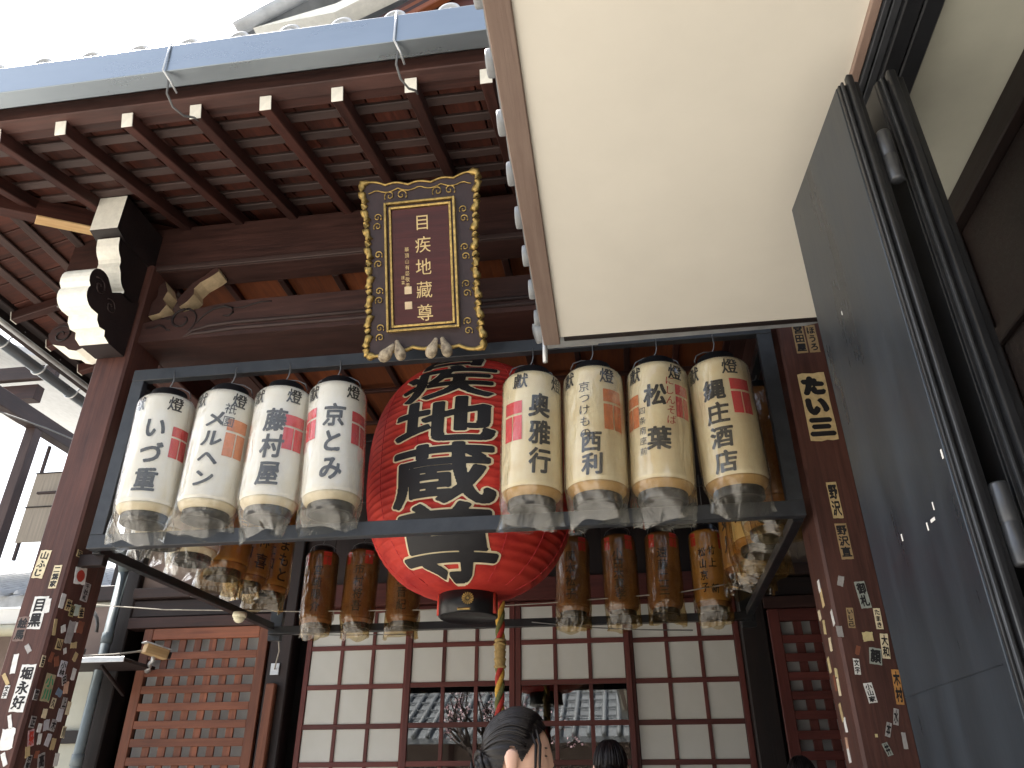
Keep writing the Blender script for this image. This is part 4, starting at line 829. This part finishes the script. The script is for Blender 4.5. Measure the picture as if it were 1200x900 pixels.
MB().tube([(-4.6, 6.1, 3.06), (-4.66, 6.1, 3.0), (-4.6, 6.1, 2.96), (-4.56, 6.1, 3.02), (-4.64, 6.1, 3.06)], .008, 6).build('knot', 'cord', t)
t = thing('anchor_wire', 'thin wire from the back rail down to a plate by the lattice door', 'wire', (-3.0, 6.9, 2.65))
MB().tube([(-3.25, 7.083, 2.65), (-3.1, 6.8, 2.76), (-2.94, 6.36, 2.86)], .006, 6).build('wire', 'cord', t)
MB().tube([(-2.9, 6.3, 2.80), (-2.3, 6.3, 2.775), (-1.75, 6.31, 2.77)], .004, 5).build('loose_end', 'cable', t)
t = thing('electric_wire', 'dark slack wire along the right back rail', 'wire', (0, 6.22, 2.75))
MB().tube([(-.75, 6.23, 2.82), (-.3, 6.23, 2.765), (.1, 6.23, 2.735), (.5, 6.23, 2.72)], .005, 5).build('wire', 'cable', t)
# things inside the hall, dim behind the clear panes
t = thing('round_lamp', 'round brown paper lamp dim behind the clear panes', 'lamp', (-.55, 8.6, 2.6))
MB().lathe([(.27*math.cos(R(a))+.001, .27*math.sin(R(a))) for a in range(-90, 91, 9)], 32, (-.55, 8.6, 2.60)).build('shade', 'paper_b', t)
MB().tube([(-.55, 8.6, 2.86), (-.55, 8.6, 4.6)], .008, 6).build('cord', 'cable', t)
t = thing('altar_table', 'low altar table with teal cloth inside the hall', 'table', (-.6, 9.0, .5))
bx('top', -1.6, .4, 8.7, 9.2, 1.72, 1.78, 'darkwood', t); bx('cloth', -1.55, .35, 8.69, 8.70, 1.60, 1.70, 'teal', t, .001)
for x in (-1.5, .3):
    for y in (8.78, 9.12): bx('leg', x-.04, x+.04, y-.04, y+.04, .5, 1.72, 'darkwood', t)

# ================================================================ building on the right: flat eave, folding steel doors
NB = thing('neighbour_building', 'plastered building on the right with flat cream eave and tiled edge', 'building', (2.5, 0, 0))
ZS = 3.55
MB().prism([(-.24, -5), (.83, -5), (.83, 2.2), (1.010, 2.2), (1.010, 3.207), (-.24, 3.207)], 'Z', ZS, ZS+.05).build('eave_soffit', 'plaster', NB)
beam('edge_trim', (-.152, -5, ZS+.02), (-.272, 3.255, ZS+.02), .082, .07, 'trim', NB, bev=.004)
bx('end_trim', -.21, 1.4, 3.208, 3.245, ZS-.004, ZS+.06, 'darkwood', NB, .003)
bx('inner_trim', .822, .852, -5, 2.196, ZS-.018, ZS+.03, 'trim', NB, .003)
bx('track', .855, .872, -5, 2.196, ZS-.03, ZS+.03, 'hinge', NB, .002); bx('track', .878, .902, -5, 2.196, ZS-.03, ZS+.03, 'hinge', NB, .002)
bx('header_beam', .904, .955, -5, 2.196, ZS-.05, ZS+.08, 'doorblack', NB, .004); bx('header_beam', .957, 1.012, -5, 2.196, ZS-.056, ZS+.08, 'doorblack', NB, .004)
MB().box(1.012, 1.40, -5, 3.2, ZS-.006, ZS+.05).build('ceiling', 'plaster_g', NB)  # cream ceiling with its greenish shade put into the plaster colour
w = MB().box(1.372, 1.45, -5, 3.3, 0, 3.9).build('inner_wall', 'deepwood', NB)
for y in (-1.2, -.45, .3, 1.05, 1.8, 2.55, 3.2): bx('wall_post', 1.335, 1.371, y-.045, y+.045, 0, ZS-.07, 'deepwood', NB)
for z in (.9, 1.6, 2.3, 2.95): bx('wall_rail', 1.345, 1.3715, -5, 3.2, z-.03, z+.03, 'deepwood', NB)
bx('wall_rail', 1.325, 1.3715, -5, 3.2, ZS-.12, ZS-.007, 'deepwood', NB)
MB().box(1.452, 6, -8, 3.3, 0, 4.0).build('wall', 'plaster_g', NB)
MB().prism([(-.30, 3.625), (-.30, 3.68), (3.2, 4.95), (6.4, 3.7), (6.4, 3.6), (3.2, 4.05), (1.0, 3.64)], 'Y', -8.2, 3.42).build('roof', 'tile', NB)
capm2 = MB().lathe([(0, -.006), (.032, -.006), (.034, -.012), (.046, -.012), (.048, -.006), (.048, .03), (.04, .03)], 22, (0,0,0), 0, 'X').mesh('end_tile', 'tile')
for k in range(-14, 8):
    y = 1.45 + .259*k; x = -.318 - .016*k*.25
    tr = MB().tube([(x+.02, y, 3.715), (1.6, y, 4.40)], .042, 10).build('tile_roll', 'tile', NB)
    link('end_tile', capm2, tr, Matrix.Translation((x, y, 3.705)))
    pp = [(y + .03 + .199*j/8, 3.665 - .030*math.sin(math.pi*j/8)) for j in range(9)]
    MB().prism(pp + [(a, b + .02) for a, b in pp[::-1]], 'X', x+.012, x+.30).build('pan_tile', 'tile', NB)
MB().tube([(-.36, 3.30, 3.64), (-.30, 3.31, 3.66), (-.2, 3.30, 3.67)], [.055, .05, .045], 10).build('corner_tile', 'tile', NB)
MB().tube([(-.31, 3.27, 3.64), (-.31, 3.27, 3.45)], .013, 8).build('drip_pipe', 'greymetal', NB)
# folding door leaves, folded against the opening
def leaf(loc, rot, L, T, ztop, label, face, nm='folding_door'):
    t = thing(nm, label, 'door', loc, (0, 0, rot), 'folding steel doors of the right building')
    bl = lambda n, a, b, c, d, e, f, m_, bv=.003: MB().box(a, b, c, d, e, f).build(n, m_, t, True, bevel=bv)
    p = bl('panel', -T, 0, .012, L, .03, ztop, face)                       # local y runs along the leaf, -x is the outer face
    bl('edge_channel', -T+.002, -.002, 0, .0118, .03, ztop-.002, 'doorblack', .002)
    bl('edge_rib', -T*.62, -T*.28, -.022, -.0002, .03, ztop+.018, 'doorblack', .005)
    bl('edge_lip', -T*.27, -.001, -.012, -.0002, .03, ztop-.004, 'doorblack', .003)
    for q in (.12, .80): bl('edge_rib', -T*q-.004, -T*q+.003, -.010, -.0004, .03, ztop-.001, 'hinge', .0015)
    return t, p
d1, p1 = leaf((.752, 1.612, 0), R(4.4), .52, .055, 3.3, 'dark blue grey steel folding door leaf with its face to the courtyard', 'door')
for (u, z, w_, h_) in ((.10, 2.06, .035, .012), (.14, 2.05, .008, .03), (.09, 2.08, .006, .03), (-.01, 2.16, .010, .035), (.28, 2.07, .008, .028), (.30, 2.74, .006, .02)):
    MB().box(-.0562, -.0552, u+.03, u+.03+w_*.6, z, z+h_*.6).build('tape_scrap', 'st_white', p1, True) if u > -.02 else None
MB().box(-.0568, -.0551, .03, .515, 1.742, 1.7432).build('seam', 'door', p1, True)
d2, p2 = leaf((.872, 1.612, 0), R(3), .50, .072, 3.3, 'second folded steel door leaf, seen edge on behind the first', 'doorblack')
for z in (3.0, 2.0, .9):
    o = MB().lathe([(0, z-.085), (.016, z-.085), (.018, z-.08), (.018, z-.003), (.016, z), (.018, z+.003), (.018, z+.08), (.016, z+.085), (0, z+.085)], 16, (.768, 1.595, 0)).build('hinge', 'hinge', d1)
    MB().box(.768, .79, 1.60, 1.606, z-.08, z+.08).build('hinge_plate', 'hinge', o)

# ================================================================ people
def ellip(c, r, n=20, m_=14, fn=None):
    v = []; f = []
    for i in range(m_+1):
        th = math.pi*i/m_
        for k in range(n):
            p = Vector((math.sin(th)*math.cos(2*math.pi*k/n), math.sin(th)*math.sin(2*math.pi*k/n), math.cos(th)))
            if fn: p = fn(p)
            v.append((c[0]+p.x*r[0], c[1]+p.y*r[1], c[2]+p.z*r[2]))
    for i in range(m_):
        for k in range(n): f.append([i*n+k, i*n+(k+1) % n, (i+1)*n+(k+1) % n, (i+1)*n+k])
    return v, f
def body_mesh(name, joints, edges, mat, voxel=.012, extra=None):
    me = bpy.data.meshes.new(name); names = list(joints); me.from_pydata([joints[k][0] for k in names], [(names.index(a), names.index(b)) for a, b in edges], [])
    o = bpy.data.objects.new(name, me); COL.objects.link(o); o.modifiers.new('skin', 'SKIN')
    for i, k in enumerate(names): me.skin_vertices[0].data[i].radius = joints[k][1]
    me.skin_vertices[0].data[0].use_root = True
    sb = o.modifiers.new('sub', 'SUBSURF'); sb.levels = 2; sb.render_levels = 2
    m2 = bpy.data.meshes.new_from_object(o.evaluated_get(bpy.context.evaluated_depsgraph_get())); bpy.data.objects.remove(o)
    mb = MB(); mb.add([v.co[:] for v in m2.vertices], [list(p.vertices) for p in m2.polygons]); 
    for v, f in (extra or []): mb.add(v, f)
    me3 = mb.mesh(name, mat); o = bpy.data.objects.new(name, me3); COL.objects.link(o); rm = o.modifiers.new('r', 'REMESH'); rm.mode = 'VOXEL'; rm.voxel_size = voxel; rm.use_smooth_shade = True
    sm = o.modifiers.new('s', 'SMOOTH'); sm.iterations = 3; sm.factor = .5
    out = bpy.data.meshes.new_from_object(o.evaluated_get(bpy.context.evaluated_depsgraph_get())); bpy.data.objects.remove(o); out.name = name
    return out
# figure faces local +X, feet at z=0, 1.60 m tall
J = dict(pelvis=((0,0,.88), (.13,.15)), waist=((.0,0,1.02), (.10,.12)), chest=((.0,0,1.20), (.11,.145)), neckb=((-.012,0,1.345), (.055,.06)), neck=((.005,0,1.40), (.048,.05)), skull=((.02,0,1.47), (.05,.05)))
Eg = [('pelvis','waist'),('waist','chest'),('chest','neckb'),('neckb','neck'),('neck','skull')]
for s_, n_ in ((1,'l'), (-1,'r')):
    J.update({'hip'+n_: ((0,.085*s_,.84), (.085,.085)), 'knee'+n_: ((.015,.09*s_,.46), (.055,.055)), 'ankle'+n_: ((-.01,.09*s_,.08), (.036,.036)), 'toe'+n_: ((.14,.10*s_,.03), (.035,.03)),
              'sho'+n_: ((-.005,.165*s_,1.29), (.052,.052)), 'elb'+n_: ((.0,.21*s_,1.02), (.038,.038)), 'wri'+n_: ((.12,.17*s_,.84), (.026,.026)), 'palm'+n_: ((.17,.155*s_,.80), (.03,.02))})
    Eg += [('pelvis','hip'+n_),('hip'+n_,'knee'+n_),('knee'+n_,'ankle'+n_),('ankle'+n_,'toe'+n_),('chest','sho'+n_),('sho'+n_,'elb'+n_),('elb'+n_,'wri'+n_),('wri'+n_,'palm'+n_)]
    for q, (dx, dy, ln) in enumerate(((.0,.030,.055), (.004,.012,.075), (.0,-.006,.08), (-.004,-.022,.07))):
        b = Vector((.18,.155*s_ + dy*s_*-1,.785)); J['f%d%s' % (q, n_)] = ((b.x+.02+dx, b.y, b.z-.02), (.009,.009)); J['g%d%s' % (q, n_)] = ((b.x+.02+ln*.6, b.y, b.z-.02-ln*.75), (.0075,.0075))
        Eg += [('palm'+n_, 'f%d%s' % (q, n_)), ('f%d%s' % (q, n_), 'g%d%s' % (q, n_))]
    J['th'+n_] = ((.185,.125*s_,.80), (.010,.010)); J['ti'+n_] = ((.215,.11*s_,.775), (.008,.008)); Eg += [('palm'+n_,'th'+n_),('th'+n_,'ti'+n_)]
def headfn(p):
    x, y, z = p.x, p.y, p.z; q = p.copy()
    if x > 0:
        if z < -.1: q.x *= 1 - .12*(-z); q.y *= 1 - .35*(-z)
        q.x += .10*math.exp(-((y/.12)**2 + ((z+.22)/.10)**2)) + .06*math.exp(-((y/.11)**2 + ((z+.05)/.16)**2))       # nose
        q.x -= .06*(math.exp(-(((abs(y)-.36)/.16)**2 + ((z-.03)/.11)**2)))                                              # eye sockets
        q.x += .035*math.exp(-((y/.26)**2 + ((z+.50)/.07)**2)) + .03*math.exp(-((y/.22)**2 + ((z+.82)/.12)**2))        # lips, chin
    else:
        if z < -.2: q.x *= 1 - .35*(-z-.2); q.y *= 1 - .25*(-z)
    return q
hv = ellip((.012, 0, 1.50), (.092, .074, .112), 64, 48, headfn)
ears = [ellip((-.008, s_*.081, 1.487), (.020, .013, .034), 20, 14, lambda p: Vector((p.x*(1+.25*p.z), p.y, p.z))) for s_ in (1, -1)]
BODYM = body_mesh('body', J, Eg, 'skin', .0055, [hv] + ears)
def clothe(src):
    """a garment that follows the body from the neck to wrists and ankles"""
    me = src.copy(); me.materials.clear(); me.materials.append(M['cloth']); bm = bmesh.new(); bm.from_mesh(me)
    bmesh.ops.delete(bm, geom=[v for v in bm.verts if v.co.z > 1.372 or (v.co.x > .128 and .6 < v.co.z < .86) or v.co.z < .075], context='VERTS'); bm.normal_update()
    off = {v: v.normal*(.012 + (.012 if v.co.z > .5 else 0) + .004*math.sin(9*v.co.z + 14*v.co.y) ) for v in bm.verts}
    for v, d in off.items(): v.co += d
    bmesh.ops.smooth_vert(bm, verts=bm.verts[:], factor=.5, use_axis_x=True, use_axis_y=True, use_axis_z=True)
    for f in bm.faces: f.smooth = True
    bm.to_mesh(me); bm.free(); return me
CLM = clothe(body_mesh('clothing', J, Eg, 'cloth', .012))
CLM2 = CLM.copy(); CLM2.materials.clear(); CLM2.materials.append(M['cloth2'])
HC, HR_ = Vector((.004, 0, 1.512)), Vector((.104, .084, .118))
def on_cap(x, y, z, k=1.0):
    d = Vector((x, y, z)).normalized(); return Vector((HC.x + d.x*HR_.x*k, HC.y + d.y*HR_.y*k, HC.z + d.z*HR_.z*k))
def hairline(p, nape):
    K = [(-1.1, nape), (-.46, nape), (-.36, -.30), (-.28, -.06), (-.18, .10), (-.04, .12), (.05, .02), (.12, -.18), (.20, -.20), (.30, -.05), (.5, .20), (.75, .52), (1.1, .85)]
    for (x0, z0), (x1, z1) in zip(K, K[1:]):
        if p.x <= x1: return p.z > z0 + (z1 - z0)*(p.x - x0)/(x1 - x0)
    return False
def hair_cap(bun):
    rn = random.Random(9 if bun else 4); mb = MB(); n, m_ = 150, 110; nape = -.62 if bun else -.95
    def fn(p):
        a = math.atan2(p.y, p.z); return p*(1 + .012*math.sin(14*a + 3*p.x) + .007*math.sin(37*a) + (.06*max(0, p.z)*(1-p.x) if bun else .03))
    for th0 in (0,):
        grid = []
        for i in range(m_+1):
            th = math.pi*i/m_; grid.append([Vector((math.cos(th), math.sin(th)*math.cos(2*math.pi*k/n), math.sin(th)*math.sin(2*math.pi*k/n))) for k in range(n)])
        v = []; f = []
        for row in grid:
            for p in row: q = fn(p); v.append((HC.x + q.x*HR_.x, HC.y + q.y*HR_.y, HC.z + q.z*HR_.z))
        for i in range(m_):
            for k in range(n):
                c = (grid[i][k] + grid[i+1][(k+1) % n])*.5
                if hairline(c, nape): f.append([i*n+k, i*n+(k+1) % n, (i+1)*n+(k+1) % n, (i+1)*n+k])
        mb.add(v, f, 0, True)
    for k in range(150):      # combed strands
        a0 = rn.uniform(-1.5, 1.5) if bun else rn.uniform(-3.1, 3.1); pts = []
        for i in range(9):
            t = i/8
            if bun:
                x = .72 - .30*abs(a0) - (1.65 - .30*abs(a0))*t; zz = math.cos(a0*(1 - .45*t)) - .62*t*t; yy = math.sin(a0*(1 - .45*t)); sc_ = math.sqrt(max(.05, 1 - min(.95, x*x)))
                p = Vector((x, yy*sc_, zz*sc_))
            else: p = Vector((math.cos(a0)*math.sin(.2 + 1.5*t), math.sin(a0)*math.sin(.2 + 1.5*t), math.cos(.2 + 1.5*t)))
            if not hairline(p.normalized(), nape): break
            pts.append(on_cap(p.x, p.y, p.z, 1.02 + rn.uniform(0, .012) + (.05*max(0, p.z) if bun else .03)))
        if len(pts) > 2: mb.tube(pts, [.0012] + [rn.uniform(.0022, .0042)]*(len(pts)-2) + [.0012], 5)
    if bun:
        v, f = ellip((-.074, 0, 1.475), (.046, .058, .052), 40, 28, lambda p: p*(1 + .05*math.sin(7*math.atan2(p.y, p.z) + 6*p.x))); mb.add(v, f, 0, True)
        for k in range(26):
            a0 = rn.random()*6.28; rr = rn.uniform(.028, .056); dx = rn.uniform(-.03, .02); mb.tube([(-.080 + dx - .02*math.cos(i*.4), rr*math.cos(a0 + i*.38), 1.475 + rr*.92*math.sin(a0 + i*.38)) for i in range(8)], [.002, .005, .008, .009, .008, .007, .005, .002], 6)
        for k in range(10): a0 = rn.uniform(-.7, .7); mb.tube([(-.075, .04*a0, 1.43), (-.085 - rn.random()*.02, .06*a0, 1.41), (-.08, .075*a0, 1.365 - rn.random()*.02)], [.004, .003, .001], 5)
    else:
        v, f = ellip((-.055, 0, 1.455), (.060, .074, .075), 40, 28, lambda p: p*(1 + .03*math.sin(13*math.atan2(p.y, p.x)))); mb.add(v, f, 0, True)
    return mb
HB = hair_cap(True).mesh('hair', 'hair'); HS = hair_cap(False).mesh('hair', 'hair')
def person(loc, rz, label, hair, cloth, sc=1.0):
    t = thing('person', label, 'person', loc, (0, 0, rz)); t.scale = (sc,)*3; WM[t] = Matrix.LocRotScale(t.location, t.rotation_euler, t.scale)
    link('body', BODYM, t, None, True); link('clothing', cloth, t, None, True); h = link('hair', hair, t, None, True)
    for s_ in (1, -1):
        v, f = ellip((.0865, s_*.031, 1.503), (.006, .014, .0026), 12, 8); MB().add(v, f, 0, True).build('eye', 'hair', t, True)
        v, f = ellip((.0885, s_*.032, 1.524), (.005, .018, .0024), 12, 8); MB().add(v, f, 0, True).build('eyebrow', 'hair', t, True)
    v, f = ellip((.098, 0, 1.444), (.008, .022, .007), 14, 8); MB().add(v, f, 0, True).build('lips', 'lip', t, True)
    return t, h
w1, hh1 = person((-.345, 2.45, .15), R(4), 'woman with dark hair pinned up in a bun, in profile facing right', HB, CLM, .99)
for k in (0, 3):   # loose locks before the ear
    o = -.004*k; MB().tube([(.045 + .006*k, -.062 + o*.4, 1.57), (.062 + .004*k, -.074 + o*.3, 1.53), (.060 + .004*k, -.077, 1.48), (.056 + .005*k, -.073, 1.42), (.058 + .004*k, -.068, 1.37 + .01*k)], [.004, .005, .004, .003, .001], 6).build('lock', 'hair', hh1, True)
person((-.14, 4.62, .15), R(95), 'dark haired visitor facing the hall, only the head in view', HS, CLM2, 1.035)
person((1.02, 5.6, .15), R(85), 'visitor at the right edge of the porch, top of dark hair showing', HS, CLM2, 1.015)

# ================================================================ left background: low tiled roof, house with reed blinds
LT = thing('tiled_lean_to', 'low tiled lean-to roof with white fascia beyond the left post', 'building', (-8, 10, 0))
MB().prism([(8.7, 3.86), (11.6, 5.0), (11.6, 4.85), (8.7, 3.72)], 'X', -14, -5.3).build('roof_bed', 'tile_l', LT)
for k in range(34):
    x = -13.9 + .257*k; v = []
    for y, z in ((8.62, 3.86), (11.5, 4.99)): v += [(x + .055*math.cos(R(a)), y, z + .055*math.sin(R(a))) for a in range(0, 181, 30)]
    mb = MB(); mb.add(v, [[j, j+1, 7+j+1, 7+j] for j in range(6)] + [list(range(7))], 0, True); tr = mb.build('tile_roll', 'tile_l', LT)
for k in range(9):
    y = 8.85 + .32*k; MB().prism([(y, 3.925+.393*(y-8.7)), (y+.03, 3.90+.393*(y-8.7)), (y+.03, 3.86+.393*(y-8.7)), (y, 3.86+.393*(y-8.7))], 'X', -13.9, -5.4).build('tile_course', 'tile', LT)
bx('fascia', -14, -5.3, 8.72, 8.76, 3.52, 3.71, 'wallw', LT); MB().tube([(-14, 8.66, 3.45), (-5.3, 8.66, 3.42)], .07, 12).build('gutter', 'ivory', LT)
bx('wall', -14, -5.3, 9.2, 9.3, 0, 3.7, 'wallb', LT); bx('end_wall', -5.4, -5.3, 9.31, 11.5, 0, 3.7, 'wallb', LT)
for k in range(6): bx('wall_post', -13+1.5*k, -12.85+1.5*k, 9.12, 9.198, 0, 3.6, 'darkwood', LT)
NH = thing('blind_house', 'house with a post, eave beam and reed blinds beyond the left post', 'house', (-9, 9.5, 0))
beam('eave_beam', (-7.52, 6.2, 5.98), (-7.52, 11.8, 6.0), .16, .22, 'batten', NH); bx('post', -7.59, -7.45, 8.03, 8.17, 0, 5.88, 'batten', NH)
bx('eave_board', -9.6, -7.3, 7.9, 7.98, 6.55, 6.75, 'batten', NH); MB().prism([(-7.35, 6.76), (-7.35, 6.84), (-12.5, 8.6), (-12.5, 8.45)], 'Y', 7.8, 12).build('roof', 'tile_l', NH)
bx('beam', -9.6, -7.6, 8.0, 8.14, 6.30, 6.52, 'wood', NH); bx('cross_rail', -7.55, -7.1, 8.5, 8.54, 5.14, 5.17, 'batten', NH)
for z in (4.52, 5.0): 
    b_ = MB().box(-7.72, -7.15, 8.60, 8.615, z, z+.465).build('blind', 'blind', NH); bx('blind_rail', -7.73, -7.14, 8.585, 8.63, z+.466, z+.482, 'darkwood', b_)
bx('wall', -13, -9.6, 9.0, 9.1, 4.0, 8.0, 'wallw', NH); bx('blind_post', -7.72, -7.68, 8.63, 8.67, 4.3, 5.9, 'batten', NH)
t = thing('overhead_wire', 'thin dark service wire crossing the sky at left', 'wire', (-7, 7, 5.5)); MB().tube([(-9, 6.5, 6.2), (-6.9, 7.6, 5.62), (-5.6, 8.6, 5.2)], .010, 6).build('wire', 'cable', t)

# ================================================================ across the courtyard (seen in the clear panes): sunlit house and a plum tree
OB = thing('opposite_house', 'sunlit plaster house with tiled roof across the courtyard, mirrored in the panes', 'house', (-2, -12, 0))
MB().box(-16, 12, -16, -9.0, 0, 3.4).build('wall', 'wallb', OB)
for k in range(9): bx('wall_post', -13+2.6*k, -12.84+2.6*k, -8.998, -8.93, 0, 3.4, 'wood', OB)
for k in range(8): MB().box(-12.2+2.6*k, -11.1+2.6*k, -8.998, -8.95, 1.0, 2.3).build('window', 'darkwood', OB)
MB().prism([(-8.1, 3.25), (-12.5, 5.6), (-17, 3.25), (-17, 3.1), (-12.5, 5.4), (-8.1, 3.1)], 'X', -17, 13).build('roof', 'tile', OB)
for k in range(75):
    x = -16.8 + .4*k; MB().tube([(x, -8.05, 3.29), (x, -12.5, 5.66)], .075, 6).build('tile_roll', 'tile', OB)
for k in range(8): bx('tile_course', -17, 13, -8.6-.5*k, -8.55-.5*k, 3.55+.267*k, 3.60+.267*k, 'tile', OB)
PT = thing('plum_tree', 'bare branched plum tree in blossom across the courtyard, mirrored in the panes', 'tree', (-3.2, -3.6, 0))
rn = random.Random(5); tw = []
def grow(p, d, L, r, dep, mb):
    q = p + d*L; mid = p + d*L*.5 + Vector((rn.uniform(-1,1), rn.uniform(-1,1), rn.uniform(-.5,.5)))*L*.08
    mb.tube([p, mid, q], [r, r*.85, r*.7], 6)
    if dep == 0 or r < .006: tw.append((p, q)); return
    for _ in range(3 if dep > 2 else 2):
        nd = (d + Vector((rn.uniform(-1,1), rn.uniform(-1,1), rn.uniform(-.3,.7)))*.75).normalized(); grow(q, nd, L*rn.uniform(.6,.85), r*.66, dep-1, mb)
mb = MB(); grow(Vector((-3.2,-3.6,0)), Vector((.1,.05,1)).normalized(), 1.35, .11, 5, mb); mb.build('trunk', 'bark', PT)
mb = MB()
for p, q in tw:
    for _ in range(7):
        c = p.lerp(q, rn.random()) + Vector((rn.gauss(0,.04), rn.gauss(0,.04), rn.gauss(0,.04))); s_ = rn.uniform(.018,.034)
        n_ = Vector((rn.gauss(0,1), rn.gauss(0,1), rn.gauss(0,1))).normalized(); a = n_.orthogonal().normalized()*s_; b = n_.cross(a)
        mb.add([c+a, c+b, c-a, c-b], [[0,1,2,3]])
tag(mb.build('blossom', 'blossom', PT), kind='stuff')
